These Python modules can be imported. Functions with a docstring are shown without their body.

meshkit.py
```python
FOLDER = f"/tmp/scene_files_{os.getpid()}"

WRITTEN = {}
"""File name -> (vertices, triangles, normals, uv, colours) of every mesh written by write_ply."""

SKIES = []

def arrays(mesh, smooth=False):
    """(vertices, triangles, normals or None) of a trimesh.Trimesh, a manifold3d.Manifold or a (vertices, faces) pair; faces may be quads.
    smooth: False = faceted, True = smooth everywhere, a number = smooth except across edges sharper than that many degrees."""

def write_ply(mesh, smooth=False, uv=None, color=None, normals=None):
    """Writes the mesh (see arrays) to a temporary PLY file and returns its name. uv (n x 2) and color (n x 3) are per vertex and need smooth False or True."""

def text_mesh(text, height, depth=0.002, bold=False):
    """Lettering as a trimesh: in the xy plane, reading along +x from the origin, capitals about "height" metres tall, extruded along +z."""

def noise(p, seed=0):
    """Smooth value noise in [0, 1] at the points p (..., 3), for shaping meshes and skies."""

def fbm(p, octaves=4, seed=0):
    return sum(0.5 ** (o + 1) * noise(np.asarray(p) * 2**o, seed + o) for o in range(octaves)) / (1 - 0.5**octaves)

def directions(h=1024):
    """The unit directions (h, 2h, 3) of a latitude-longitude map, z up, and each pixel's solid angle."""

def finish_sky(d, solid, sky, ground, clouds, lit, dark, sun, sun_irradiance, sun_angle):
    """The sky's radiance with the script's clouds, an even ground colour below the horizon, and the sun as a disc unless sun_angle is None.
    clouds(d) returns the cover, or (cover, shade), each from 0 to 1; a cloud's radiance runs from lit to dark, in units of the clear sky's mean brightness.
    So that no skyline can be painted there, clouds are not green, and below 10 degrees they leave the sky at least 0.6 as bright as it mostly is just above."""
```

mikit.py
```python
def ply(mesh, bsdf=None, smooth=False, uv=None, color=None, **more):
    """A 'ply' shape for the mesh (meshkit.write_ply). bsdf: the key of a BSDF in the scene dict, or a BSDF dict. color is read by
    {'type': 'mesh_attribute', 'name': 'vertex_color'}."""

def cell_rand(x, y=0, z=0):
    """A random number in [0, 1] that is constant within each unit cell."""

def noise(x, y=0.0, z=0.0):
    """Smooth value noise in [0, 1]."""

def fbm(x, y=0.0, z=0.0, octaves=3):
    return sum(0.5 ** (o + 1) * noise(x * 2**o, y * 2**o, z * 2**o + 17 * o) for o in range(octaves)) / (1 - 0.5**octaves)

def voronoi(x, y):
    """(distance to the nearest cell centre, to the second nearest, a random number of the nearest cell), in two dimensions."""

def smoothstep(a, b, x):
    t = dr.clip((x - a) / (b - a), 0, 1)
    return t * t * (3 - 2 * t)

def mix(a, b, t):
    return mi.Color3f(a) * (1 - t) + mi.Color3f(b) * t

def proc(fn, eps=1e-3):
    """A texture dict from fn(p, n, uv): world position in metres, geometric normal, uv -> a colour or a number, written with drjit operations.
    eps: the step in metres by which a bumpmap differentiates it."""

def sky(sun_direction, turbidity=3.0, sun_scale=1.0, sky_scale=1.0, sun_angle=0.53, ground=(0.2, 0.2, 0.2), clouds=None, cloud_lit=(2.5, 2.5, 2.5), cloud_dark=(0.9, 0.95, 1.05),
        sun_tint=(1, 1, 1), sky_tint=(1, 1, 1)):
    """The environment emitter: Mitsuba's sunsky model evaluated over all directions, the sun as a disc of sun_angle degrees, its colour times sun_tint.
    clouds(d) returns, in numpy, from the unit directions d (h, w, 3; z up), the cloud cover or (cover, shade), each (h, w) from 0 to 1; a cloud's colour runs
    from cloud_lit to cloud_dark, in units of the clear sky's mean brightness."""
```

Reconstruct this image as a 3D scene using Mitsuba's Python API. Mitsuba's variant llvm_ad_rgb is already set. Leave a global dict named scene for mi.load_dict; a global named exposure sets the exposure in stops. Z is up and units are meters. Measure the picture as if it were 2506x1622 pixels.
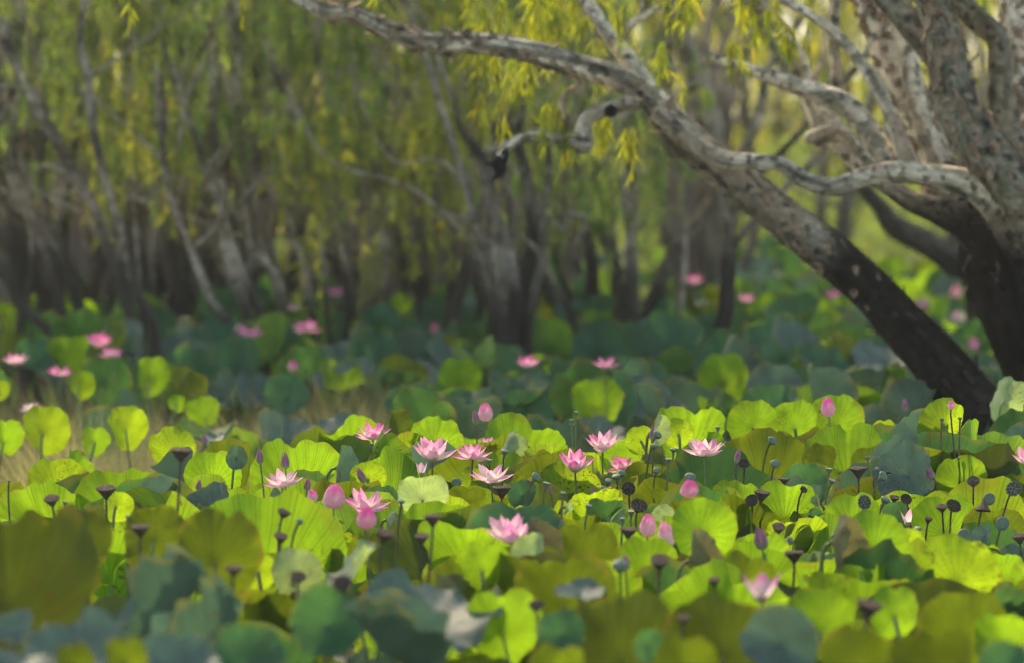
import math
import numpy as np
import trimesh
import manifold3d as m3
import drjit as dr
import mitsuba as mi
import mikit
import meshkit

T4 = mi.ScalarTransform4f
scene, labels = {}, {}

# ---------------------------------------------------------------- camera, sky, exposure
CAM = np.array([0.0, 0.0, 2.9])
FPX = 14320.0                       # focal length in pixels of the 2506 px wide photograph (10 degree telephoto view)
DOWN = math.atan2(541.5, FPX)
FWD = np.array([0, math.cos(DOWN), -math.sin(DOWN)])
UPV = np.array([0, math.sin(DOWN), math.cos(DOWN)])
scene['camera'] = {'type': 'thinlens', 'fov': 2 * math.degrees(math.atan(1253 / FPX)), 'fov_axis': 'x',
                   'aperture_radius': 0.041, 'focus_distance': 26.7, 'near_clip': 0.5, 'far_clip': 2000.0,
                   'to_world': T4().look_at(origin=CAM.tolist(), target=(CAM + FWD).tolist(), up=[0, 0, 1])}
scene['sky'] = mikit.sky([-0.30, 0.70, 0.72], turbidity=5, sun_angle=0.6, sky_scale=1.95, sky_tint=(1.14, 1.0, .80), sun_tint=(1.0, 0.97, 0.91))
exposure = 1.72

VIEW = {0: (0, 0, 1.0529), 1: (0, 0, .5844), 2: (800, 0, .5844), 3: (1606, 0, .5844), 4: (0, 800, .5338),
        5: (600, 900, .2922), 6: (1150, 900, .3247), 7: (1800, 900, .3247), 8: (1300, 1200, .5067)}


def at(view, x, y, D):
    """The point at distance D (metres along y) seen in the given survey crop at x, y."""
    x0, y0, s = VIEW[view]
    d = FWD + np.array([1, 0, 0]) * (x0 + x * s - 1253) / FPX + UPV * (811 - y0 - y * s) / FPX
    return CAM + d * (D / d[1])


def px(view, D):
    """Metres per crop pixel at distance D."""
    return VIEW[view][2] * D / FPX


def autoD(view, y, z):
    x0, y0, s = VIEW[view]
    return FPX * (2.9 - z) / (y0 + y * s - 269.5)


# ---------------------------------------------------------------- helpers
counts = {}


def numbered(name):
    n = counts.get(name, 0)
    counts[name] = n + 1
    return name if n == 0 else f'{name}_{n:03d}'


def thing(name, label, cat, group=None):
    key = numbered(name)
    labels[key] = {'label': label, 'category': cat}
    if group:
        labels[key]['group'] = group
    return key


def part(parent, name, shape, **props):
    key = numbered(f'{parent}__{name}')
    scene[key] = shape
    if props:
        labels[key] = props
    return key


def rx(a):
    c, s = math.cos(a), math.sin(a)
    return np.array([[1, 0, 0], [0, c, -s], [0, s, c]])


def ry(a):
    c, s = math.cos(a), math.sin(a)
    return np.array([[c, 0, s], [0, 1, 0], [-s, 0, c]])


def rz(a):
    c, s = math.cos(a), math.sin(a)
    return np.array([[c, -s, 0], [s, c, 0], [0, 0, 1]])


def xform(R, t):
    M = np.eye(4)
    M[:3, :3] = R
    M[:3, 3] = t
    return T4(M.tolist())


def toward(a):
    """A rotation that takes +z to the direction a."""
    a = np.asarray(a, float) / np.linalg.norm(a)
    r = np.cross([0, 1, 0.01], a)
    r /= np.linalg.norm(r)
    return np.stack([r, np.cross(a, r), a], 1)


def grid_faces(nu, nv):
    i, j = np.meshgrid(np.arange(nu - 1), np.arange(nv - 1), indexing='ij')
    a = (i * nv + j).ravel()
    return np.vstack([np.stack([a, a + nv, a + nv + 1], 1), np.stack([a, a + nv + 1, a + 1], 1)])


def catmull(P, n):
    P = np.asarray(P, float)
    P = np.vstack([2 * P[0] - P[1], P, 2 * P[-1] - P[-2]])
    m = len(P) - 3
    t = np.linspace(0, m - 1e-6, n)
    i = t.astype(int)
    f = (t - i)[:, None]
    a, b, c, d = P[i], P[i + 1], P[i + 2], P[i + 3]
    return 0.5 * (2 * b + (c - a) * f + (2 * a - 5 * b + 4 * c - d) * f ** 2 + (3 * b - a - 3 * c + d) * f ** 3)


def frames(p):
    t = np.gradient(p, axis=0)
    t /= np.linalg.norm(t, axis=1, keepdims=True) + 1e-12
    n = np.zeros_like(p)
    v = np.cross(t[0], [0.3, 0.9, 0.2])
    for k in range(len(p)):
        v = v - t[k] * (v @ t[k])
        v /= np.linalg.norm(v) + 1e-12
        n[k] = v
    return t, n, np.cross(t, n)


def tube(P, sides=6, n=None, rough=0.0, seed=0, freq=2.0, cap=True, stretch=0.35):
    """A tapered, knobbly tube through the points (x, y, z, radius): (vertices, faces, uv in metres round and along)."""
    P = np.asarray(P, float)
    L = np.linalg.norm(np.diff(P[:, :3], axis=0), axis=1).sum()
    n = n or max(4, int(L / 0.12))
    C = catmull(P, n)
    p, r = C[:, :3], np.maximum(C[:, 3], 0.0008)
    t, a, b = frames(p)
    th = np.linspace(0, 2 * np.pi, sides + 1)
    s = np.concatenate([[0], np.cumsum(np.linalg.norm(np.diff(p, axis=0), axis=1))])
    rr = np.repeat(r[:, None], sides + 1, 1)
    if rough:
        q = np.stack([np.cos(th)[None] * r[:, None] * freq * 3 + 0 * rr, np.sin(th)[None] * r[:, None] * freq * 3 + 0 * rr, s[:, None] * freq * stretch + 0 * rr], -1)
        rr = rr * (1 + rough * 2 * (meshkit.fbm(q + 31.7 * seed, 4, seed) - 0.5) + rough * 1.2 * (meshkit.noise(q * 0.35 + 7 * seed, seed + 5) - 0.5))
    v = p[:, None] + rr[..., None] * (np.cos(th)[None, :, None] * a[:, None] + np.sin(th)[None, :, None] * b[:, None])
    uv = np.stack([np.broadcast_to(th[None] / (2 * np.pi) * 2 * np.pi * r.mean(), rr.shape), np.broadcast_to(s[:, None], rr.shape)], -1)
    v, uv = v.reshape(-1, 3), uv.reshape(-1, 2)
    f = grid_faces(n, sides + 1)[:, ::-1]
    if cap:
        k = len(v)
        v = np.vstack([v, p[-1:] + t[-1:] * r[-1] * 0.4])
        uv = np.vstack([uv, [[0, s[-1]]]])
        e = (n - 1) * (sides + 1) + np.arange(sides)
        f = np.vstack([f, np.stack([e, e + 1, np.full(sides, k)], 1)])
    return v, f, uv


def join(parts):
    v, f, uv, o = [], [], [], 0
    for a in parts:
        v.append(a[0])
        f.append(a[1] + o)
        uv.append(a[2])
        o += len(a[0])
    return np.vstack(v), np.vstack(f), np.vstack(uv)


def mesh(m, bsdf, smooth=True):
    return mikit.ply((m[0], m[1]), bsdf, smooth=smooth, uv=m[2])


# ---------------------------------------------------------------- materials
def ramp(k, cols):
    c = mi.Color3f(*cols[0])
    for i, x in enumerate(cols[1:], 1):
        c = dr.select(k > i - 0.5, mi.Color3f(*x), c)
    return c


#            lime, yellow, olive, deep, blue grey, pale, brown, olive with the shade of other leaves put into the colour
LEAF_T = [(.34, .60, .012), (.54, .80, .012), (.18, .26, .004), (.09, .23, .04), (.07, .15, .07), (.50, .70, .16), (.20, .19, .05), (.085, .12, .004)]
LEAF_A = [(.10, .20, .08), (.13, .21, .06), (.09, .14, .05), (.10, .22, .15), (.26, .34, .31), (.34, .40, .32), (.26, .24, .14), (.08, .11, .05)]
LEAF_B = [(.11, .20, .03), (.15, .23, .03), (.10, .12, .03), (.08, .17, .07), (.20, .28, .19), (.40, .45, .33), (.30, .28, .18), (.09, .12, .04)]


def leaf_decode(uv):
    k, s = dr.floor((uv.x + 2) / 4), dr.floor((uv.y + 2) / 4)
    return k, s, uv.x - 4 * k, uv.y - 4 * s


def leaf_pattern(uv):
    """(tone, vein mask, blotch, margin wear)"""
    k, s, x, y = leaf_decode(uv)
    r = dr.sqrt(x * x + y * y) + 1e-4
    th = dr.atan2(y, x) + 0.05 * (mikit.noise(x * 3 + s * 7, y * 3) - 0.5) / r
    q = th * (22 / (2 * math.pi)) + s * 0.37
    d1 = dr.abs(q - dr.round(q)) * r * (2 * math.pi / 22)
    q2 = th * (44 / (2 * math.pi)) + s * 0.74 + 0.5
    d2 = dr.abs(q2 - dr.round(q2)) * r * (2 * math.pi / 44)
    v = 1 - mikit.smoothstep(0.006, 0.020, d1)
    v2 = (1 - mikit.smoothstep(0.004, 0.013, d2)) * mikit.smoothstep(0.45, 0.62, r) * 0.7
    ring = 1 - mikit.smoothstep(0.10, 0.5, mikit.noise(x * 26 + s * 3, y * 26))
    vein = dr.clip(dr.maximum(v, v2) + 0.25 * ring, 0, 1)
    blotch = mikit.fbm(x * 2.3 + s * 11, y * 2.3 + s * 5, 0, 3)
    edge = mikit.smoothstep(0.90, 1.0, r + 0.10 * (mikit.noise(x * 7 + s, y * 7, 3) - 0.4)) * mikit.smoothstep(0.25, 0.6, mikit.noise(th * 2 + s * 3, s))
    spots = mikit.smoothstep(0.74, 0.84, mikit.noise(x * 19 + s * 17, y * 19)) * mikit.smoothstep(0.5, 0.65, mikit.noise(x * 2 + s * 3, y * 2 + 9)) * mikit.smoothstep(0.5, 0.6, mikit.cell_rand(k + 3, s, 7))
    return k, vein, blotch, edge, spots


def leaf_trans(p, n, uv):
    k, vein, blotch, edge, spots = leaf_pattern(uv)
    sd = dr.floor((uv.y + 2) / 4)
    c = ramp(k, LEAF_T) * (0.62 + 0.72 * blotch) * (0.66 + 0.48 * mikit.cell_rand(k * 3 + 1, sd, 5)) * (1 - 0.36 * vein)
    c = mikit.mix(c, mi.Color3f(.34, .28, .03), edge * 0.4)
    return dr.clip(mikit.mix(c, mi.Color3f(.12, .07, .02), spots * 0.75), 0, 0.97)


def leaf_top(p, n, uv):
    k, vein, blotch, edge, spots = leaf_pattern(uv)
    c = ramp(k, LEAF_A) * (0.75 + 0.5 * blotch) * (1 + 0.35 * vein)
    c = mikit.mix(c, mi.Color3f(.24, .20, .08), edge * 0.4)
    return mikit.mix(c, mi.Color3f(.10, .07, .03), spots * 0.6)


def leaf_bot(p, n, uv):
    k, vein, blotch, edge, spots = leaf_pattern(uv)
    c = ramp(k, LEAF_B) * (0.75 + 0.5 * blotch) * (1 + 0.25 * vein)
    return mikit.mix(c, mi.Color3f(.12, .08, .04), dr.maximum(spots * 0.7, edge * 0.4))


scene['lotus_leaf_material'] = {
    'type': 'blendbsdf', 'weight': 0.58,
    'a': {'type': 'twosided',
          'front': {'type': 'principled', 'base_color': mikit.proc(leaf_top), 'roughness': 0.5, 'specular': 0.3},
          'back': {'type': 'principled', 'base_color': mikit.proc(leaf_bot), 'roughness': 0.65, 'specular': 0.15}},
    'b': {'type': 'principledthin', 'base_color': mikit.proc(leaf_trans), 'roughness': 0.6, 'spec_trans': 0.0, 'diff_trans': 2.0, 'eta': 1.01}}


def petal_color(p, n, uv, sat=1.0):
    k = dr.floor((uv.x + 2) / 4)
    t, s = uv.x - 4 * k, uv.y
    pink = -0.04 + 0.2 * k
    m = dr.clip(mikit.smoothstep(0.38, 1.0, s) * (0.42 + pink) + dr.abs(t) ** 3 * 0.35 * mikit.smoothstep(0.2, 0.8, s) + 0.11 * (k - 1), 0, 1)
    q = t * 6 + 0.4 * mikit.noise(t * 5, s * 3)
    line = mikit.smoothstep(0.32, 0.5, dr.abs(q - dr.round(q))) * mikit.smoothstep(0.15, 0.7, s)
    c = mikit.mix(mi.Color3f(.96, .87, .86), mi.Color3f(.90, .20, .58), dr.clip(m + 0.12 * line, 0, 1))
    return mikit.mix(c, mi.Color3f(.80, .80, .50), 1 - mikit.smoothstep(0.0, 0.16, s))


scene['petal_material'] = {
    'type': 'blendbsdf', 'weight': 0.56,
    'a': {'type': 'twosided', 'bsdf': {'type': 'principled', 'base_color': mikit.proc(petal_color), 'roughness': 0.5, 'specular': 0.35}},
    'b': {'type': 'principledthin', 'base_color': mikit.proc(petal_color), 'roughness': 0.6, 'spec_trans': 0.0, 'diff_trans': 2.0, 'eta': 1.01}}


def bud_color(p, n, uv):
    s = uv.y
    c = mikit.mix(mi.Color3f(.42, .46, .28), mi.Color3f(.42, .17, .28), mikit.smoothstep(0.0, 0.6, s))
    return c * (0.75 + 0.5 * mikit.noise(uv.x * 6, s * 2))


scene['mauve_bud_material'] = {
    'type': 'blendbsdf', 'weight': 0.25,
    'a': {'type': 'twosided', 'bsdf': {'type': 'principled', 'base_color': mikit.proc(bud_color), 'roughness': 0.5}},
    'b': {'type': 'principledthin', 'base_color': mikit.proc(bud_color), 'roughness': 0.6, 'spec_trans': 0.0, 'diff_trans': 2.0, 'eta': 1.01}}


def stalk_color(p, n, uv):
    c = mikit.mix(mi.Color3f(.20, .27, .09), mi.Color3f(.17, .12, .06), mikit.smoothstep(0.35, 0.7, mikit.noise(p.x * 3, p.y * 3, p.z * 1.5)))
    return c * (0.6 + 0.8 * mikit.noise(p.x * 300, p.y * 300, p.z * 200))


scene['stalk_material'] = {'type': 'principled', 'base_color': mikit.proc(stalk_color), 'roughness': 0.6}
scene['brown_stalk_material'] = {'type': 'principled', 'roughness': 0.7, 'base_color': mikit.proc(
    lambda p, n, uv: mi.Color3f(.13, .085, .06) * (0.5 + mikit.noise(p.x * 90, p.y * 90, p.z * 60)))}
scene['brown_pod_material'] = {'type': 'principled', 'roughness': 0.8, 'specular': 0.2, 'base_color': mikit.proc(
    lambda p, n, uv: mikit.mix(mi.Color3f(.055, .040, .033), mi.Color3f(.20, .145, .115), mikit.fbm(p.x * 70, p.y * 70, p.z * 70)))}
scene['green_pod_material'] = {'type': 'principled', 'roughness': 0.6, 'base_color': mikit.proc(
    lambda p, n, uv: mikit.mix(mi.Color3f(.13, .20, .14), mi.Color3f(.26, .33, .22), mikit.fbm(p.x * 60, p.y * 60, p.z * 60)))}
scene['olive_pod_material'] = {'type': 'principled', 'roughness': 0.6, 'base_color': mikit.proc(
    lambda p, n, uv: mikit.mix(mi.Color3f(.12, .12, .09), mi.Color3f(.25, .25, .18), mikit.fbm(p.x * 60, p.y * 60, p.z * 60)))}
scene['seed_material'] = {'type': 'principled', 'roughness': 0.5, 'base_color': mikit.proc(
    lambda p, n, uv: mi.Color3f(.05, .045, .035) * (0.5 + mikit.noise(p.x * 200, p.y * 200, p.z * 200)))}
scene['stamen_material'] = {'type': 'twosided', 'bsdf': {'type': 'principled', 'roughness': 0.6, 'base_color': mikit.proc(
    lambda p, n, uv: mikit.mix(mi.Color3f(.75, .42, .04), mi.Color3f(.85, .65, .15), mikit.noise(p.x * 300, p.y * 300, p.z * 300)))}}
scene['withered_stamen_material'] = {'type': 'twosided', 'bsdf': {'type': 'principled', 'roughness': 0.8, 'base_color': mikit.proc(
    lambda p, n, uv: mikit.mix(mi.Color3f(.10, .055, .025), mi.Color3f(.40, .22, .08), mikit.noise(p.x * 250, p.y * 250, p.z * 250)))}}


def bark_color(p, n, uv, pale, pink, dark, seam, flood=1.95):
    """Papery bark: pale layered sheets with pinkish-brown ones beneath, dark stained below the flood line near two metres."""
    u, v = uv.x, uv.y
    a = mikit.fbm(u * 9 + 5 * mikit.noise(v * 1.3, u * 2), v * 1.8, 0, 4)
    b = mikit.fbm(u * 30, v * 5, 4, 3)
    sp = mikit.fbm(p.x * 14, p.y * 14, p.z * 14, 3)
    c = mikit.mix(mi.Color3f(*pale), mi.Color3f(*pink), mikit.smoothstep(0.46, 0.70, a))
    c = c * (0.55 + 0.9 * b)
    c = mikit.mix(c, mi.Color3f(.10, .11, .06), 0.6 * mikit.smoothstep(0.52, 0.66, sp))
    c = c * (0.45 + 1.15 * mikit.fbm(p.x * 33 + 3, p.y * 33, p.z * 33, 3))
    c = mikit.mix(c, mi.Color3f(.035, .028, .022), 0.75 * mikit.smoothstep(0.58, 0.72, mikit.fbm(p.x * 30, p.y * 30 + 5, p.z * 18, 3)))
    crack = mikit.smoothstep(0.50, 0.80, mikit.noise(u * 26 + 3 * mikit.noise(v * 2, u), v * 3.2, 9))
    c = c * (1 - seam * crack)
    wet = 1 - mikit.smoothstep(-0.35, 0.35, p.z - flood + 1.5 * (mikit.fbm(p.x * 1.6 + u, p.y * 1.6, p.z * 0.7, 3) - 0.5))
    return mikit.mix(c, mi.Color3f(*dark) * (0.45 + 1.2 * b), wet * 0.985)


def bark_relief(p, n, uv):
    return mikit.fbm(uv.x * 34 + 3 * mikit.noise(uv.y * 2, uv.x), uv.y * 6, 0, 3)


scene['near_bark_material'] = {'type': 'bumpmap', 'arbitrary': mikit.proc(bark_relief, eps=2e-3), 'scale': 0.035, 'bsdf': {'type': 'principled', 'roughness': 0.85, 'specular': 0.2,
    'base_color': mikit.proc(lambda p, n, uv: bark_color(p, n, uv, (.88, .74, .54), (.54, .42, .29), (.011, .009, .007), 0.6, 2.5))}}
scene['far_bark_material'] = {'type': 'principled', 'roughness': 0.9, 'specular': 0.15,
    'base_color': mikit.proc(lambda p, n, uv: bark_color(p, n, uv, (.60, .50, .40), (.43, .33, .25), (.065, .054, .044), 0.55, 1.75))}
scene['mossy_bark_material'] = {'type': 'bumpmap', 'arbitrary': mikit.proc(bark_relief, eps=2e-3), 'scale': 0.035, 'bsdf': {'type': 'principled', 'roughness': 0.9, 'specular': 0.15,
    'base_color': mikit.proc(lambda p, n, uv: bark_color(p, n, uv, (.34, .29, .20), (.21, .16, .10), (.011, .009, .007), 0.6, 2.25))}}
scene['dim_bark_material'] = {'type': 'principled', 'roughness': 0.9, 'specular': 0.15,
    'base_color': mikit.proc(lambda p, n, uv: bark_color(p, n, uv, (.54, .44, .34), (.38, .29, .22), (.15, .125, .10), 0.55, 2.0))}
scene['dark_far_bark_material'] = {'type': 'principled', 'roughness': 0.9, 'specular': 0.15,
    'base_color': mikit.proc(lambda p, n, uv: bark_color(p, n, uv, (.46, .38, .30), (.27, .21, .16), (.045, .037, .030), 0.65, 1.95))}
scene['peach_bark_material'] = {'type': 'principled', 'roughness': 0.8, 'specular': 0.2,
    'base_color': mikit.proc(lambda p, n, uv: bark_color(p, n, uv, (.92, .78, .58), (.74, .55, .37), (.011, .009, .007), 0.35, 2.15))}
scene['flake_material'] = {'type': 'twosided', 'bsdf': {'type': 'principled', 'roughness': 0.85,
    'base_color': mikit.proc(lambda p, n, uv: bark_color(p, n, uv, (.55, .45, .34), (.34, .22, .13), (.03, .022, .016), 0.2))}}
scene['charred_material'] = {'type': 'principled', 'roughness': 0.9, 'base_color': mikit.proc(
    lambda p, n, uv: mi.Color3f(.012, .011, .010) * (0.4 + 1.6 * mikit.fbm(p.x * 40, p.y * 40, p.z * 40)))}


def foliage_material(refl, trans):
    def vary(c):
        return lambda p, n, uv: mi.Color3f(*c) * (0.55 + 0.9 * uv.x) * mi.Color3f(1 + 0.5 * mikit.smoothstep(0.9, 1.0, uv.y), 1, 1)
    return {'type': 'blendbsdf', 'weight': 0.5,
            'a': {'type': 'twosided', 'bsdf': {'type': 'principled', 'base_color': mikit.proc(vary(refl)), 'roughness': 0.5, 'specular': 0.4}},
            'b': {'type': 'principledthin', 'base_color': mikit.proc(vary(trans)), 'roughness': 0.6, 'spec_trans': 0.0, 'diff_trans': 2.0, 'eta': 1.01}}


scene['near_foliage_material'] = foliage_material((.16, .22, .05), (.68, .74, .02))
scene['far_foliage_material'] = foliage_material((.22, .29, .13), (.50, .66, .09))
scene['painted_sun_foliage_material'] = foliage_material((.26, .30, .10), (.80, .82, .08))  # brighter copy of the far foliage, with sunlight put into its colour
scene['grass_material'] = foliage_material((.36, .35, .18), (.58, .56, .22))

# ---------------------------------------------------------------- the setting
HAZE = True
if HAZE:
    scene['haze_air'] = {'type': 'homogeneous', 'albedo': {'type': 'rgb', 'value': [.95, .95, .94]}, 'sigma_t': 0.0005}
    scene['haze'] = {'type': 'cube', 'to_world': T4().translate([0, 400, 7]).scale([700, 700, 9]), 'bsdf': {'type': 'null'}, 'interior': {'type': 'ref', 'id': 'haze_air'}}
    scene['camera']['medium'] = {'type': 'ref', 'id': 'haze_air'}
    labels['haze'] = {'kind': 'stuff', 'label': 'thin warm haze in the air between the trees', 'category': 'haze'}


def sheet(x0, x1, y0, y1, z):
    return np.array([[x0, y0, z], [x1, y0, z], [x1, y1, z], [x0, y1, z]], float), np.array([[0, 1, 2], [0, 2, 3]])


scene['water_material'] = {'type': 'principled', 'base_color': {'type': 'rgb', 'value': [.035, .032, .018]}, 'roughness': 0.12, 'specular': 0.5}
scene['floor_material'] = {'type': 'diffuse', 'reflectance': mikit.proc(
    lambda p, n, uv: mikit.mix(mi.Color3f(.05, .05, .025), mi.Color3f(.14, .14, .06), mikit.fbm(p.x * 3, p.y * 3, 0)))}
scene['water'] = mikit.ply(sheet(-690, 690, -290, 1090, 0.0), 'water_material')
labels['water'] = {'kind': 'structure', 'label': 'shallow dark lagoon water under the lotus leaves'}
g = np.linspace(0, 1, 60)
fx, fy = np.meshgrid(-300 + 600 * g, 52 + 900 * g ** 2, indexing='ij')
fz = 0.05 + 0.35 * meshkit.fbm(np.stack([fx * .4, fy * .4, fx * 0], -1), 3, 3) - 0.35 * np.exp(-(fy - 52) / 3)
scene['forest_floor'] = mikit.ply((np.stack([fx, fy, fz], -1).reshape(-1, 3), grid_faces(60, 60)), 'floor_material', smooth=True)
labels['forest_floor'] = {'kind': 'structure', 'label': 'brown leaf litter ground under the far woodland'}

# ---------------------------------------------------------------- near leaning paperbark and the trees behind
def limb_points(view, rows, D):
    """Survey rows (x, y, half width) -> (x, y, z, radius); D is one distance or one per row."""
    out = []
    for i, (x, y, r) in enumerate(rows):
        d = D[0] + (D[1] - D[0]) * i / max(1, len(rows) - 1) if isinstance(D, tuple) else D
        v, xx = (view, x) if not isinstance(view, list) else (view[i], x)
        p = at(v, xx, y, d)
        out.append((*p, r * px(v, d)))
    return np.array(out)


def flakes(limbs, n, seed, size=(0.03, 0.10)):
    """Curled scraps of peeling bark standing off the limbs."""
    g = np.random.default_rng(seed)
    V, F, U, o = [], [], [], 0
    for _ in range(n):
        P = limbs[g.integers(len(limbs))]
        i = g.integers(len(P) - 1)
        t = g.random()
        c = P[i] * (1 - t) + P[i + 1] * t
        ax = P[i + 1, :3] - P[i, :3]
        ax /= np.linalg.norm(ax)
        a = np.cross(ax, g.normal(size=3))
        a /= np.linalg.norm(a)
        b = np.cross(ax, a)
        L, w = g.uniform(*size), g.uniform(0.01, 0.035)
        lift = g.uniform(0.15, 0.7)
        sgn = g.choice([-1, 1])
        s = np.linspace(0, 1, 5)[:, None, None]
        q = np.array([-1, 0, 1])[None, :, None] * (1 - 0.5 * s * g.random())
        jit = g.normal(size=(5, 3, 1)) * 0.003
        p = c[:3] + a * c[3] * 0.97 + ax * sgn * L * s + a * (lift * L * s ** 2 + jit) + b * w * q
        V.append(p.reshape(-1, 3))
        F.append(grid_faces(5, 3) + o)
        U.append(np.stack([q[..., 0].ravel() * w, np.broadcast_to(s[..., 0] * L, (5, 3)).ravel()], 1))
        o += 15
    return np.vstack(V), np.vstack(F), np.vstack(U)


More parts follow.
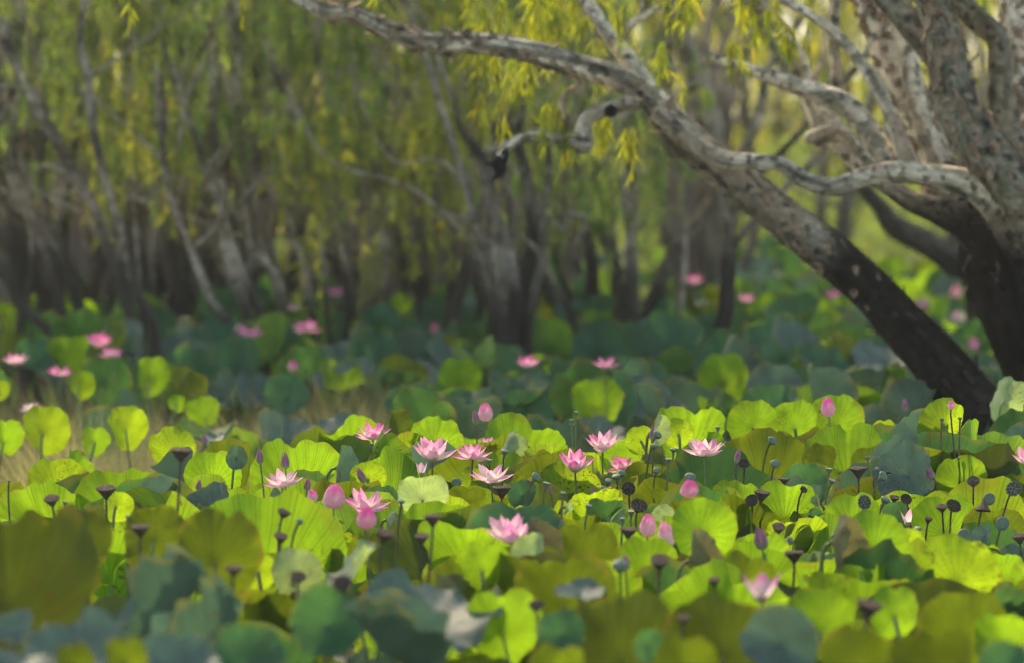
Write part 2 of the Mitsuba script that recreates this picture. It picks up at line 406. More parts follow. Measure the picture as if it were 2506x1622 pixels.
def sprays(points, lengths, per, leaf, seed, twig=0.0025, spread=0.35, bend=0.25, simple=False):
    """Hanging sprays of narrow leaves: a thin drooping twig at each point and `per` leaves along it."""
    g = np.random.default_rng(seed)
    P = np.asarray(points, float)
    n = len(P)
    side = g.normal(size=(n, 3)) * [1, 1, 0.2]
    side /= np.linalg.norm(side, axis=1, keepdims=True)
    L = np.asarray(lengths, float)

    def along(s):                       # s (n, m) -> points (n, m, 3)
        return P[:, None] + side[:, None] * (L[:, None] * bend * np.sqrt(s + 1e-4))[..., None] + np.array([0, 0, -1.0]) * (L[:, None] * (s ** 1.3) - L[:, None] * 0.12 * np.sin(np.pi * np.minimum(s * 2, 1)))[..., None]
    s = np.sort(g.random((n, per)), 1)
    base = along(s)
    d = g.normal(size=(n, per, 3)) * spread + side[:, None] * 0.2 + [0, 0, -1.0]
    d /= np.linalg.norm(d, axis=-1, keepdims=True)
    w = np.cross(d, g.normal(size=(n, per, 3)))
    w /= np.linalg.norm(w, axis=-1, keepdims=True) + 1e-9
    ln = leaf[0] * g.uniform(0.6, 1.25, (n, per, 1))
    wd = leaf[1] * g.uniform(0.7, 1.2, (n, per, 1)) / 2
    curl = np.cross(d, w) * ln * g.uniform(-0.15, 0.15, (n, per, 1))
    if simple:
        q = np.stack([base, base + d * ln * .5 + w * wd, base + d * ln * .5 - w * wd, base + d * ln + curl], 2)
    else:
        q = np.stack([base, base + d * ln * .35 + w * wd, base + d * ln * .35 - w * wd, base + d * ln * .7 + w * wd * .8 + curl * .6, base + d * ln * .7 - w * wd * .8 + curl * .6, base + d * ln + curl * 1.4], 2)
    m = n * per
    V = q.reshape(-1, 3)
    c6 = 4 if simple else 6
    k = np.arange(m)[:, None] * c6
    F = np.vstack([k + np.array(a) for a in (([0, 1, 2], [1, 3, 2]) if simple else ([0, 1, 2], [1, 3, 2], [2, 3, 4], [3, 5, 4]))])
    tone = np.clip(g.normal(0.5, 0.36, (n, 1)) + g.normal(0, .14, (n, per)), 0, 1)
    U = np.repeat(np.stack([tone.ravel(), g.random(m)], 1), c6, 0)
    if twig:
        c = along(np.linspace(0, 1, 6)[None] * np.ones((n, 1)))
        e = np.array([[1, 0, 0], [-.5, .87, 0], [-.5, -.87, 0]]) * twig
        tv = (c[:, :, None] + e[None, None]).reshape(-1, 3)
        b = np.arange(n)[:, None, None] * 18 + np.arange(5)[None, :, None] * 3
        j = np.arange(3)
        jj = (j + 1) % 3
        f1 = np.stack([b + j, b + jj, b + jj + 3], -1).reshape(-1, 3)
        f2 = np.stack([b + j, b + jj + 3, b + j + 3], -1).reshape(-1, 3)
        F = np.vstack([F, np.vstack([f1, f2]) + len(V)])
        V = np.vstack([V, tv])
        U = np.vstack([U, np.tile([[0.15, 0.0]], (len(tv), 1))])
    return V, F, U


def near_tree():
    t = thing('leaning_paperbark', 'twisted old paperbark leaning over the lotus with pale peeling branches and dark wet trunk foot', 'tree')
    L = []

    def limb(name, view, rows, D, sides=40, rough=0.19, mat='near_bark_material', label=None, seed=0, freq=3.4):
        P = limb_points(view, rows, D)
        L.append(P)
        n = max(8, int(np.linalg.norm(np.diff(P[:, :3], axis=0), axis=1).sum() / 0.018))
        part(t, name, mesh(tube(P, sides, n, rough * 1.15, seed + len(L), freq, stretch=.5), mat), **({'label': label} if label else {}))

    # the leaning trunk and the long pale branch it ends in
    limb('trunk', [3] * 12 + [2] * 9 + [1] * 4, [(1480, 1960, 175), (1400, 1800, 150), (1290, 1650, 126), (1165, 1500, 112), (1040, 1370, 106), (925, 1245, 103), (770, 1105, 98), (610, 972, 91), (455, 850, 84),
         (300, 725, 80), (150, 600, 74), (50, 495, 64), (1340, 400, 56), (1200, 320, 52), (1050, 280, 48), (900, 232, 47), (760, 197, 43), (620, 180, 43), (480, 182, 45), (350, 165, 42), (220, 108, 40),
         (1470, 52, 37), (1380, 50, 37), (1290, 10, 35), (1150, -90, 32)], (34.6, 35.4), 56, .15, label='leaning trunk, black at the foot, ending in a long pale branch')
    limb('limb', 2, [(1420, 470, 50), (1330, 350, 46), (1255, 240, 42), (1170, 130, 36), (1100, 30, 30), (1040, -60, 28), (960, -240, 22)], (35.0, 35.5))
    limb('twig', 2, [(1240, 210, 18), (1268, 110, 16), (1330, 68, 13), (1440, 0, 8), (1500, -60, 6)], 35.3, 16)
    limb('twig', 2, [(1280, 105, 12), (1320, 50, 10), (1310, -30, 8)], 35.3, 16)
    limb('twig', 2, [(1060, 350, 9), (1010, 385, 11), (980, 420, 12), (990, 500, 5)], 35.3, 12)
    limb('stub', 2, [(1310, 420, 40), (1200, 452, 32), (1130, 478, 28), (1085, 500, 30), (1072, 560, 40), (1075, 605, 40), (1040, 596, 30), (960, 583, 25), (860, 576, 24), (800, 588, 19), (760, 620, 16), (725, 660, 22)],
         (35.0, 34.6), 30, .17, 'near_bark_material', label='broken crooked branch stub, pale on top')
    limb('charred_tip', 2, [(752, 630, 16), (735, 660, 32), (720, 690, 44), (725, 725, 30), (700, 745, 12), (690, 768, 3)], 34.6, 24, .55, 'charred_material', 'black charred end of the stub', freq=7)
    limb('charred_tip', 2, [(725, 690, 30), (690, 690, 16), (662, 685, 4)], 34.6, 14, .5, 'charred_material', freq=7)
    limb('charred_hollow', 2, [(1165, 455, 10), (1180, 462, 31), (1200, 462, 31), (1215, 455, 8)], 34.9, 20, .3, 'charred_material', 'burnt black knot on the stub', freq=6)
    # the crossing branch from the big trunk to the leaning one
    limb('branch', 3, [(1560, 1060, 90), (1440, 870, 80), (1310, 775, 62), (1150, 735, 52), (1010, 720, 48), (880, 738, 43), (745, 783, 42), (620, 752, 38), (520, 690, 35), (400, 678, 37), (290, 668, 38), (190, 622, 42), (80, 535, 42), (0, 470, 36)],
         (34.4, 34.75), 40, .15, label='bent branch crossing to the leaning trunk')
    # the big trunk at the frame's edge
    limb('trunk', 3, [(1760, 1760, 260), (1680, 1500, 230), (1590, 1300, 240), (1520, 1120, 230), (1480, 980, 215), (1440, 860, 150), (1420, 740, 95)], (35.2, 35.0), 64, .17, label='thick dark upright trunk')
    limb('limb', 3, [(1440, 1000, 150), (1300, 930, 90), (1180, 885, 62), (1080, 850, 48), (1000, 800, 42), (890, 705, 50), (800, 615, 56), (730, 545, 62), (680, 480, 58), (622, 350, 48), (580, 230, 44), (510, 115, 38), (420, 10, 36), (330, -120, 30), (240, -330, 22)],
         (35.2, 35.8), 40, .18, label='pale knotted limb rising to the left')
    limb('knob', 3, [(740, 540, 40), (680, 570, 48), (645, 585, 40), (635, 600, 18)], 35.3, 24, .3)
    limb('branch', 3, [(1000, 740, 40), (940, 630, 45), (870, 520, 45), (790, 435, 44), (700, 398, 44), (600, 365, 38), (450, 312, 30), (330, 275, 24), (235, 243, 14)], (34.8, 35.3), 30, .16, label='broken branch end pointing left')
    limb('twig', 3, [(765, 430, 30), (755, 300, 25), (745, 200, 22), (750, 100, 22), (747, -60, 22), (760, -300, 16)], 35.3, 20)
    limb('branch', 3, [(1060, 730, 46), (1040, 640, 40), (1000, 540, 32), (955, 420, 31), (900, 325, 31), (855, 262, 26), (760, 150, 22), (640, 60, 20), (500, -20, 18), (380, -120, 14)], (34.7, 35.2), 24, .16)
    limb('twig', 3, [(855, 265, 14), (900, 180, 10), (985, 85, 8), (1040, 40, 5)], 35.0, 12)
    limb('twig', 3, [(655, 350, 17), (700, 240, 15), (708, 150, 14), (735, 40, 13), (790, -120, 10)], 35.4, 14)
    limb('limb', 3, [(1230, 860, 90), (1150, 640, 90), (1060, 420, 92), (985, 250, 82), (925, 100, 62), (880, 0, 52), (820, -140, 45), (760, -420, 36)], (35.8, 36.4), 44, .14, 'peach_bark_material', label='broad pale papery limb')
    limb('limb', 3, [(1200, 700, 50), (1130, 560, 46), (1085, 400, 42), (1060, 250, 42), (1010, 60, 36), (1000, -100, 30)], (35.5, 36.0), 30, .18)
    limb('limb', 3, [(1640, 1010, 120), (1530, 820, 108), (1420, 680, 100), (1310, 530, 96), (1245, 400, 92), (1222, 260, 84), (1190, 110, 74), (1150, -30, 70), (1130, -300, 60), (1180, -700, 45)], (34.2, 34.6), 48, .18, 'mossy_bark_material', label='dark mossy limb with flaking bark')
    limb('limb', 3, [(1230, 300, 70), (1165, 210, 66), (1080, 110, 62), (990, 10, 58), (900, -90, 50), (780, -300, 40)], (34.6, 34.9), 40, .18, 'mossy_bark_material')
    limb('limb', 3, [(1620, 760, 70), (1545, 640, 64), (1470, 560, 60), (1442, 420, 54), (1440, 260, 48), (1425, 160, 50), (1350, 90, 52), (1285, 25, 46), (1230, -40, 44), (1120, -240, 34)], (35.0, 34.8), 36, .26, 'mossy_bark_material', label='jagged dark limb', freq=3)
    limb('limb', 3, [(1650, 1000, 110), (1600, 800, 100), (1545, 560, 92), (1530, 320, 78), (1520, 120, 74), (1500, -20, 66), (1480, -300, 55)], (35.9, 36.2), 44, .15, 'peach_bark_material', label='orange brown papery limb at the frame edge')
    part(t, 'bark_flakes', mesh(flakes([P for P in L if P[:, 3].mean() > .085], 1500, 5), 'flake_material', True), kind='stuff', label='curled scraps of peeling bark')
    # lime sprays hanging from the branch; each is one spray
    g = np.random.default_rng(11)
    spots = []
    for _ in range(20):
        spots.append((2, g.uniform(610, 960), g.uniform(-80, 150), g.uniform(36.5, 38.2), g.uniform(.22, .38)))
    for _ in range(12):
        spots.append((2, g.uniform(880, 1180), g.uniform(-60, 180), g.uniform(36.3, 38.0), g.uniform(.20, .34)))
    for x, y in ((640, 230), (700, 240), (780, 250), (850, 240), (640, 380), (740, 400), (820, 330), (930, 430), (960, 440), (1120, 480), (1190, 480), (1010, 560), (1250, 540), (1290, 560), (1410, 170), (1480, -60), (1520, -40), (1200, 60), (1250, 20)):
        spots.append((2, x, y, g.uniform(34.6, 35.6), g.uniform(.14, .26)))
    for x, y in ((40, -40), (110, -30), (300, 180), (335, 180), (40, 210), (420, 40), (470, 30), (520, 90), (560, 110), (400, -20), (640, 160), (600, 260), (540, 150), (490, -10), (380, -60), (330, -60)):
        spots.append((3, x, y, g.uniform(35.0, 35.9), g.uniform(.12, .24)))
    for i, (v, x, y, D, ln) in enumerate(spots):
        p = at(v, x, y, D)
        part(t, 'leaf_spray', mesh(sprays([p] * 2, [ln, ln * .8], int(14 + ln * 34), (.115, .0125), 900 + i, twig=.0022, spread=.30), 'near_foliage_material', False))
    # the thin crown above the frame
    q = []
    for P in L:
        top = P[-1]
        if top[2] > 3.6:
            for _ in range(8):
                q.append(top[:3] + g.normal(size=3) * [.8, .7, .55] + [0, .3, .9])
    q = np.array(q)
    part(t, 'crown', mesh(sprays(q, g.uniform(.3, .7, len(q)), 22, (.13, .016), 77), 'near_foliage_material', False), kind='stuff')


near_tree()


def wood_tree(label, stems, D, seed, crown=140, low=2.5, group=None, spread=1.0, name='paperbark_tree', top=9.0, fine=(.12, .018), canopy=105, simple=False, bark='far_bark_material', leaf='far_foliage_material'):
    """A paperbark farther off: stems given by survey rows, drawn on above the frame to the crown, and hanging foliage."""
    g = np.random.default_rng(seed)
    t = thing(name, label, 'tree', group)
    tips = []
    for i, (v, rows) in enumerate(stems):
        d = D + g.uniform(-.6, .6)
        P = limb_points(v, rows, d) if v is not None else np.asarray(rows, float)
        end, back = P[-1], P[max(0, len(P) - 3)]
        run = (end - back)[:3]
        run[2] = max(run[2], .25)
        run /= np.linalg.norm(run)
        Q = [tuple(r) for r in P]
        r0 = end[3]
        c = end[:3].copy()
        if end[2] > 1.2 and r0 > .02:
            for k in range(1, 5):
                step = max(.4, (top - end[2]) / 4) * (.8 + .3 * g.random())
                run = run + g.normal(size=3) * .16 + [0, 0, .16]
                run /= np.linalg.norm(run)
                c = c + run * step
                Q.append((*c, r0 * (1 - .2 * k)))
                if r0 > .03:
                    tips.append(c.copy())
        base = np.array(Q[0])
        if base[2] < 1.4:               # down into the water, behind the leaves
            Q.insert(0, (base[0] + .05, base[1], -.15, base[3] * 1.25))
        Q = np.array(Q)
        part(t, 'trunk' if i == 0 else 'limb', mesh(tube(Q, 14, max(14, int(len(Q) * 7)), .30, seed + i, 3.2), bark))
        for k in range(1, len(Q)):
            if Q[k, 2] > 1.9:
                tips.append(Q[k, :3])
        # side branches
        for _ in range(3):
            k = g.integers(1, len(Q))
            if Q[k, 2] < 1.7:
                continue
            dv = g.normal(size=3) * [1, 1, .3] + [0, 0, .55]
            dv /= np.linalg.norm(dv)
            ln = g.uniform(.6, 1.7)
            b0 = Q[k, :3]
            B = [(*b0, Q[k, 3] * .5), (*(b0 + dv * ln * .4 + [0, 0, .1]), Q[k, 3] * .38), (*(b0 + dv * ln * .8 + g.normal(size=3) * .15), Q[k, 3] * .28), (*(b0 + dv * ln * 1.3 + g.normal(size=3) * .2 + [0, 0, .3]), .008)]
            part(t, 'branch', mesh(tube(B, 8, 12, .2, seed + 50 + i, 3), 'far_bark_material'))
            tips += [np.array(B[2][:3]), np.array(B[3][:3])]
    tips = np.array(tips) if tips else np.zeros((0, 3))
    if len(tips) and crown:
        nc = max(3, crown // 7)     # sprays hang in clumps
        hub = tips[g.integers(0, len(tips), nc)] + g.normal(size=(nc, 3)) * [.7 * spread, .7 * spread, .5] + [0, 0, .25]
        q = hub[g.integers(0, nc, crown)] + g.normal(size=(crown, 3)) * [.17, .17, .22]
        q = q[q[:, 2] > low]
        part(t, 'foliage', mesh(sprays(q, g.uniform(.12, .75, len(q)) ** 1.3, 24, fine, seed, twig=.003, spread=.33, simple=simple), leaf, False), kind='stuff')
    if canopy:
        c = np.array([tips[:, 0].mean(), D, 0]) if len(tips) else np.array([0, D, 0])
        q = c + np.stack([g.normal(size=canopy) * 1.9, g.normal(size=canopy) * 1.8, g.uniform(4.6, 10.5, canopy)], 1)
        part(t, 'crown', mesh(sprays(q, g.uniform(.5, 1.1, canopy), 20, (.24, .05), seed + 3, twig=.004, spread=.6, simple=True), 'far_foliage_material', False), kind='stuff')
    return t


G = 'paperbarks of the flooded stand'
wood_tree('paperbark with two leaning stems rising from the shaded lotus, tall and slanting to the left', [
    (1, [(600, 1500, 26), (520, 1250, 25), (450, 1050, 24), (400, 880, 22), (300, 720, 25), (220, 560, 24), (130, 400, 26), (40, 200, 24), (-20, 60, 20)]),
    (1, [(650, 1420, 24), (560, 1200, 23), (500, 950, 22), (450, 780, 22), (395, 560, 22), (370, 330, 20), (340, 120, 16)])], 45.0, 21, 270)
wood_tree('slender paperbark with thin crooked stem and pale upper twig, second clump from the left', [
    (1, [(960, 1420, 24), (880, 1250, 22), (800, 1050, 18), (720, 850, 20), (690, 680, 17), (668, 480, 14), (650, 250, 10)]),
    (1, [(735, 640, 10), (752, 560, 10), (790, 380, 10), (880, 215, 12), (935, 0, 12)])], 45.5, 22, 200)
wood_tree('dark footed paperbark clump with thin upright stem behind the pair of pink blooms', [
    (1, [(1185, 1460, 30), (1170, 1200, 24), (1100, 1080, 18), (1040, 1000, 14), (1012, 700, 13), (985, 400, 14), (985, 100, 13)]),
    (1, [(1100, 1400, 26), (1060, 1250, 22), (990, 1080, 16), (930, 900, 14), (860, 700, 14)]),
    (1, [(1040, 1400, 20), (1000, 1200, 22), (940, 1020, 20), (930, 800, 18), (900, 600, 16)])], 46.0, 23, 210)
wood_tree('low branch of a paperbark dipping into the lotus at the frame edge', [
    (1, [(345, 1510, 26), (280, 1440, 26), (200, 1380, 22), (90, 1280, 22), (20, 1150, 20), (-50, 1000, 20), (-90, 700, 18)])], 44.0, 24, 60)
wood_tree('paperbark with thin grey stems standing at the edge of the frame among hanging leaves', [
    (1, [(255, 1320, 24), (180, 1000, 22), (80, 820, 18), (20, 600, 18), (-30, 350, 18)]),
    (1, [(330, 1300, 22), (260, 1080, 20), (120, 860, 18), (60, 650, 16), (90, 250, 14), (80, 60, 14)])], 47.0, 25, 240)
wood_tree('pale pinkish upright paperbark trunk in a shaft of light', [
    (1, [(1450, 1230, 50), (1440, 1000, 46), (1425, 800, 42), (1410, 600, 40), (1430, 480, 40), (1470, 380, 28), (1500, 200, 20)])], 56.0, 26, 150)
wood_tree('pale barked broad trunk in the shade between slanting stems', [
    (1, [(640, 1250, 60), (630, 1000, 58), (640, 850, 52), (670, 700, 34), (700, 500, 26)])], 54.0, 27, 130)
wood_tree('dark paperbark bending to the left before the lime foliage', [
    (2, [(420, 1260, 62), (410, 1050, 62), (380, 880, 56), (335, 750, 46), (240, 570, 32), (115, 425, 24), (20, 250, 18)])], 57.5, 28, 120)
wood_tree('stout paperbark with dark split foot standing in the lotus at mid distance', [
    (2, [(745, 1480, 60), (750, 1200, 60), (722, 1000, 46), (690, 850, 38), (640, 650, 30), (560, 540, 18), (500, 330, 12)]),
    (2, [(800, 1300, 50), (850, 1100, 32), (862, 900, 35), (830, 720, 32), (800, 560, 24), (830, 350, 18)]),
    (2, [(720, 1080, 28), (660, 1000, 22), (605, 900, 20), (580, 780, 16)]),
    (2, [(830, 1460, 34), (870, 1250, 24), (905, 1080, 20), (900, 900, 18), (930, 720, 14), (920, 500, 10)]),
    (2, [(700, 1460, 30), (690, 1250, 26), (650, 1050, 20), (640, 880, 16), (690, 700, 14), (720, 480, 10)]),
    (2, [(780, 1420, 26), (770, 1100, 22), (775, 900, 18), (740, 700, 14), (770, 520, 10)])], 45.2, 29, 90, low=2.9, bark='dark_far_bark_material')
wood_tree('slim paperbark with green hanging leaves between the stout split trunk and the thin black stem', [
    (2, [(1270, 1360, 42), (1280, 1100, 26), (1250, 850, 20), (1235, 640, 16), (1260, 380, 14)]),
    (2, [(1060, 1150, 14), (1040, 1050, 16), (1080, 920, 14), (1000, 900, 16), (940, 920, 12)])], 47.0, 30, 230, low=1.6)
wood_tree('thin black footed paperbark stem rising beneath the leaning trunk', [
    (3, [(262, 1490, 36), (290, 1300, 34), (305, 1100, 30), (312, 950, 22), (335, 850, 20), (400, 750, 20), (480, 680, 18), (560, 600, 14)]),
    (3, [(315, 1040, 16), (400, 930, 17), (480, 850, 15), (590, 740, 13), (700, 640, 11)])], 45.0, 31, 60, low=2.9, bark='dark_far_bark_material')
wood_tree('dark trunk leaning left, seen under the pale knotted limb', [
    (3, [(1330, 1230, 46), (1240, 1110, 50), (1150, 1030, 52), (1000, 950, 44), (940, 870, 34), (880, 800, 28), (760, 600, 22)])], 49.0, 32, 30, low=2.9, bark='dark_far_bark_material')

gs = np.random.default_rng(63)
for i in range(27):
    xs = (-20, 30, 70, 110, 150, 190, 235, 280, 330, 370, 410, 450, 500, 545, 590, 630, 690, 760, 830, 900, 980, 1050, 1110, 1180, 1290, 1380, 1460)[i] + gs.uniform(-20, 20)
    d = gs.uniform(46.5, 55)
    X = at(0, xs, 700, d)[0]
    stems = []
    for k in range(gs.integers(2, 5)):
        lean, r = gs.normal() * .30 - .14, gs.uniform(.03, .075)
        b = np.array([X + gs.normal() * .22, d + gs.normal() * .3, .0])
        rows = [(*b, r * 1.5)]
        for j in range(1, 8):
            b = b + [lean * .55 + gs.normal() * .09, gs.normal() * .1, .55]
            rows.append((*b, r * (1.1 - .09 * j)))
        stems.append((None, rows))
    nth = ('first second third fourth fifth sixth seventh eighth ninth tenth eleventh twelfth thirteenth fourteenth fifteenth sixteenth seventeenth eighteenth nineteenth twentieth '
           'twenty-first twenty-second twenty-third twenty-fourth twenty-fifth twenty-sixth twenty-seventh').split()[i]
    wood_tree(f'thin grey tan paperbark stems with dark foot, {nth} clump from the left edge', stems, d, 700 + i, 80, low=2.4, group='thin stems of the flooded stand', name='slender_paperbark', top=7.5, fine=(.13, .02), canopy=16)

# the dim wood behind: one tree at a time, thinner and paler with distance
g0 = np.random.default_rng(40)
lab = 'grey paperbark stem in the dim wood behind the flooded stand'
row = [(54, -60, 700, 9), (57, 640, 1120, 9), (62, 300, 2300, 13), (70, -100, 2600, 14), (80, -150, 2650, 12), (92, -150, 2650, 12), (108, -150, 2650, 12)]
for D, xa, xb, n in row:
    for i in range(n):
        xs = xa + (xb - xa) * (i + g0.uniform(.1, .9)) / n
        d = D + g0.uniform(-2.5, 2.5)
        if 1950 < xs < 2250 and d < 75:
            continue
        X = at(0, xs / 1.0529, 700, d)[0]
        stems = []
        for s in range(g0.integers(1, 4)):
            lean = g0.normal() * .16
            r = g0.uniform(.07, .20) * (1 if s == 0 else .6)
            b = np.array([X + g0.normal() * .25, d + g0.normal() * .3, .02])
            rows = [(*b, r * (1.9 if D < 66 else 1.15))]
            for k in range(1, 6):
                b = b + [lean * .9 + g0.normal() * .12, g0.normal() * .12, .85]
                rows.append((*b, r * (1 - .1 * k)))
            stems.append((None, rows))
        wood_tree(lab, stems, d, 100 + i + int(D) * 20, (60, 40, 60, 150, 230, 230, 230)[row.index((D, xa, xb, n))], low=2.7 if D < 75 else 1.6 if D < 86 else .9, group=G + ' behind', spread=1.3, name='woodland_tree', top=8.5, fine=(.17, .03) if D > 75 else (.13, .02), canopy=0, simple=True, bark='dim_bark_material', leaf='painted_sun_foliage_material' if D > 66 or D == 57 else 'far_foliage_material')  # some rows get the leaf colour that has sunlight painted in

# added young trees; sunlight is put into the leaf colour of most
for i, (x, y, D, lab2) in enumerate(((735, 440, 46.5, 'added sapling with leaves coloured sunlit lime, beside the pale pinkish trunk'), (950, 470, 47, 'added sapling coloured sunlit lime in front of the dark wood near the bending trunk'),
                                  (1010, 120, 47, 'added sapling crown coloured sunlit lime under the long pale branch'), (1085, 330, 46.5, 'added sapling with sunlit leaf colour between the bending trunk and the charred stub'),
                                  (300, 370, 46, 'added sapling coloured sunlit yellow among the thin stems at the far end of the wood'), (1250, 470, 50, 'green sapling below the pale branch stub'), (1420, 480, 50, 'green sapling left of the leaning trunk'))):
    gi = np.random.default_rng(300 + i)
    c = at(0, x, y, D)
    t = thing('sapling', lab2, 'tree')
    part(t, 'trunk', mesh(tube([(c[0] + .2, D + .1, -.1, .03), (c[0] + .1, D + .05, c[2] * .5, .024), (c[0], D, c[2] + .1, .016), (c[0] - .05, D, c[2] + .7, .006)], 8, 18, .2, i, 3), 'far_bark_material'))
    q = c + gi.normal(size=(34, 3)) * [.20, .25, .36] + [0, 0, .35]
    part(t, 'foliage', mesh(sprays(q, gi.uniform(.2, .55, 34), 24, (.13, .02), 320 + i, twig=.003, spread=.4), 'painted_sun_foliage_material' if i < 5 else 'far_foliage_material', False), kind='stuff')

# a far mass of wood that closes the view
g1 = np.random.default_rng(5)
n = 5200
q = np.stack([g1.uniform(-22, 22, n), g1.uniform(118, 150, n), g1.uniform(.6, 11, n) ** 1.0], 1)
scene['far_woodland'] = mesh(sprays(q, g1.uniform(.7, 1.6, n), 26, (.26, .06), 9, twig=0, spread=.4, simple=True), 'painted_sun_foliage_material', False)
labels['far_woodland'] = {'kind': 'stuff', 'label': 'far hazy mass of green woodland foliage closing the view', 'category': 'woodland'}


# low green growth on the bank behind the trunks
n = 2600
y = g1.uniform(72, 118, n)
q = np.stack([g1.uniform(-1, 1, n) * (y * 1253 / FPX + 2), y, g1.uniform(.9, 2.6, n)], 1)
scene['bank_undergrowth'] = mesh(sprays(q, g1.uniform(.6, 1.3, n), 24, (.20, .045), 19, twig=0, spread=.9, simple=True), 'far_foliage_material', False)
labels['bank_undergrowth'] = {'kind': 'stuff', 'label': 'soft green undergrowth on the bank behind the trunks', 'category': 'undergrowth'}

# ---------------------------------------------------------------- sedge
def blades(n, xr, yr, hr, seed, w=.004):
    g = np.random.default_rng(seed)
    x, y = g.uniform(*xr, n), g.uniform(*yr, n)
    keep = meshkit.noise(np.stack([x * 1.3, y * 1.3, x * 0], -1), seed) > .25
    x, y = x[keep], y[keep]
    n = len(x)
    h = g.uniform(*hr, n) * (.45 + .9 * meshkit.noise(np.stack([x * 2.3, y * .9, x * 0], -1), seed + 2))
    a = g.uniform(0, 2 * np.pi, n)
    lean = g.uniform(.05, .55, n) * h
    s = np.array([0, .4, .75, 1.0])[None]
    c = np.stack([x[:, None] + np.cos(a)[:, None] * lean[:, None] * s ** 2, y[:, None] + np.sin(a)[:, None] * lean[:, None] * s ** 2, h[:, None] * s - .05], -1)
    d = np.stack([-np.sin(a + 1), np.cos(a + 1), a * 0], -1)[:, None] * (w * (1 - .8 * s))[..., None]
    V = np.stack([c - d, c + d], 2).reshape(-1, 3)
    k = np.arange(n)[:, None] * 8
    F = np.vstack([k + np.array(f) for f in ([0, 1, 3], [0, 3, 2], [2, 3, 5], [2, 5, 4], [4, 5, 7], [4, 7, 6])])
    tone = np.clip(.25 * g.random(n) + 1.5 * meshkit.fbm(np.stack([x * 1.7, y * 1.1, x * 0], -1), 3, seed + 1) - .4, 0, 1)
    return V, F, np.repeat(np.stack([tone, g.random(n)], 1), 8, 0)


scene['sedge_grass'] = mesh(blades(26000, (-4.6, -.6), (33.0, 42), (.45, 1.0), 3), 'grass_material', False)
labels['sedge_grass'] = {'kind': 'stuff', 'label': 'brownish sedge grass in the open gap of the lotus bed', 'category': 'grass'}
scene['sedge_grass_001'] = mesh(blades(9000, (-.6, 4.5), (31.5, 40), (.4, .9), 4), 'grass_material', False)
labels['sedge_grass_001'] = {'kind': 'stuff', 'label': 'thin sedge between the sunlit leaves and the shaded lotus', 'category': 'grass'}


# ---------------------------------------------------------------- lotus leaves
def leaf_mesh(R, fold, cup, wave, tone, seed, nr, nt):
    g = np.random.default_rng(seed)
    r = np.concatenate([[0.0], np.linspace(.07, 1, nr - 1)])[:, None]
    th = np.linspace(0, 2 * np.pi, nt + 1)[None]
    out = 1 - .10 * np.exp(-((np.abs(np.sin(th)) - 1) / .035) ** 2) * (fold > .15)
    for k in (2, 3, 5):
        out = out + g.uniform(-.03, .03) * np.sin(k * th + g.uniform(0, 6))
    out = out + .012 * np.sin(g.integers(9, 15) * th + g.uniform(0, 6)) + .008 * np.sin(g.integers(19, 27) * th)
    x, y = r * out * np.cos(th), r * out * np.sin(th)
    n1, n2 = g.integers(2, 4), g.integers(4, 8)
    w = cup * r ** 2 - .10 * np.exp(-(r / .12) ** 2) + wave * (r ** 3) * (np.sin(n1 * th + g.uniform(0, 6)) + .55 * r ** 2 * np.sin(n2 * th + g.uniform(0, 6)) + .38 * r ** 5 * np.sin((n2 * 2 + 1) * th + g.uniform(0, 6)) + .20 * r ** 8 * np.sin(g.integers(17, 25) * th + g.uniform(0, 6)))
    w = w + wave * .5 * (meshkit.fbm(np.stack([x * 2.2, y * 2.2, x * 0 + seed * 3.1], -1), 2, seed % 97) - .5) + g.normal() * .10 * y * np.abs(y)
    w = w - .004 * np.cos(22 * th) * r * (r > .15)
    soft = np.sqrt(x ** 2 + .012) - .11
    c, s = math.cos(fold), math.sin(fold)
    P = np.stack([x * c - 0 * w, y + 0 * x, w + soft * s], -1)
    P[..., 0] -= np.sign(x) * w * s * .5 * np.minimum(1, np.abs(x) * 3)
    uv = np.stack([np.clip(x, -1.4, 1.4) + 4 * tone + 0 * y, np.clip(y, -1.4, 1.4) + 4 * (seed % 29)], -1)
    return (P * R).reshape(-1, 3), grid_faces(nr, nt + 1), uv.reshape(-1, 2)


def leaf_rotation(pitch, az, roll, spin):
    return ry(math.radians(roll)) @ rz(math.radians(az)) @ rx(math.radians(pitch)) @ rz(math.radians(spin))


def stalk(p0, axis, end, r, sides=6):
    p0, axis = np.asarray(p0, float), np.asarray(axis, float)
    bow = (p0[0] * 37.7 % 1 - .5) * .16
    a, b = p0 + axis * .10, np.array([end[0] + (p0[0] - end[0]) * .3 + bow, end[1] + (p0[1] - end[1]) * .3, p0[2] * .62])
    e = np.array([end[0], end[1], -.06])
    t = np.linspace(0, 1, 12)[:, None]
    c = (1 - t) ** 3 * p0 + 3 * t * (1 - t) ** 2 * a + 3 * t * t * (1 - t) * b + t ** 3 * e
    return tube(np.hstack([c, np.full((12, 1), r)]), sides, 14, cap=False)


def leaf_parts(pos, R, pitch, az, roll=0, spin=0, fold=0.2, cup=.15, wave=.08, tone=0, seed=1, nr=10, nt=64):
    M = leaf_rotation(pitch, az, roll, spin)
    v, f, uv = leaf_mesh(R, fold, cup, wave, tone, seed, nr, nt)
    g = np.random.default_rng(seed + 5)
    c0 = np.array([0, 0, -.10 * R])
    st = stalk(pos + M @ c0, -M[:, 2], pos + np.array([g.normal() * .12, g.normal() * .12 - M[1, 2] * .10, 0]), .0055 + .003 * g.random())
    return (v @ M.T + pos, f, uv), st


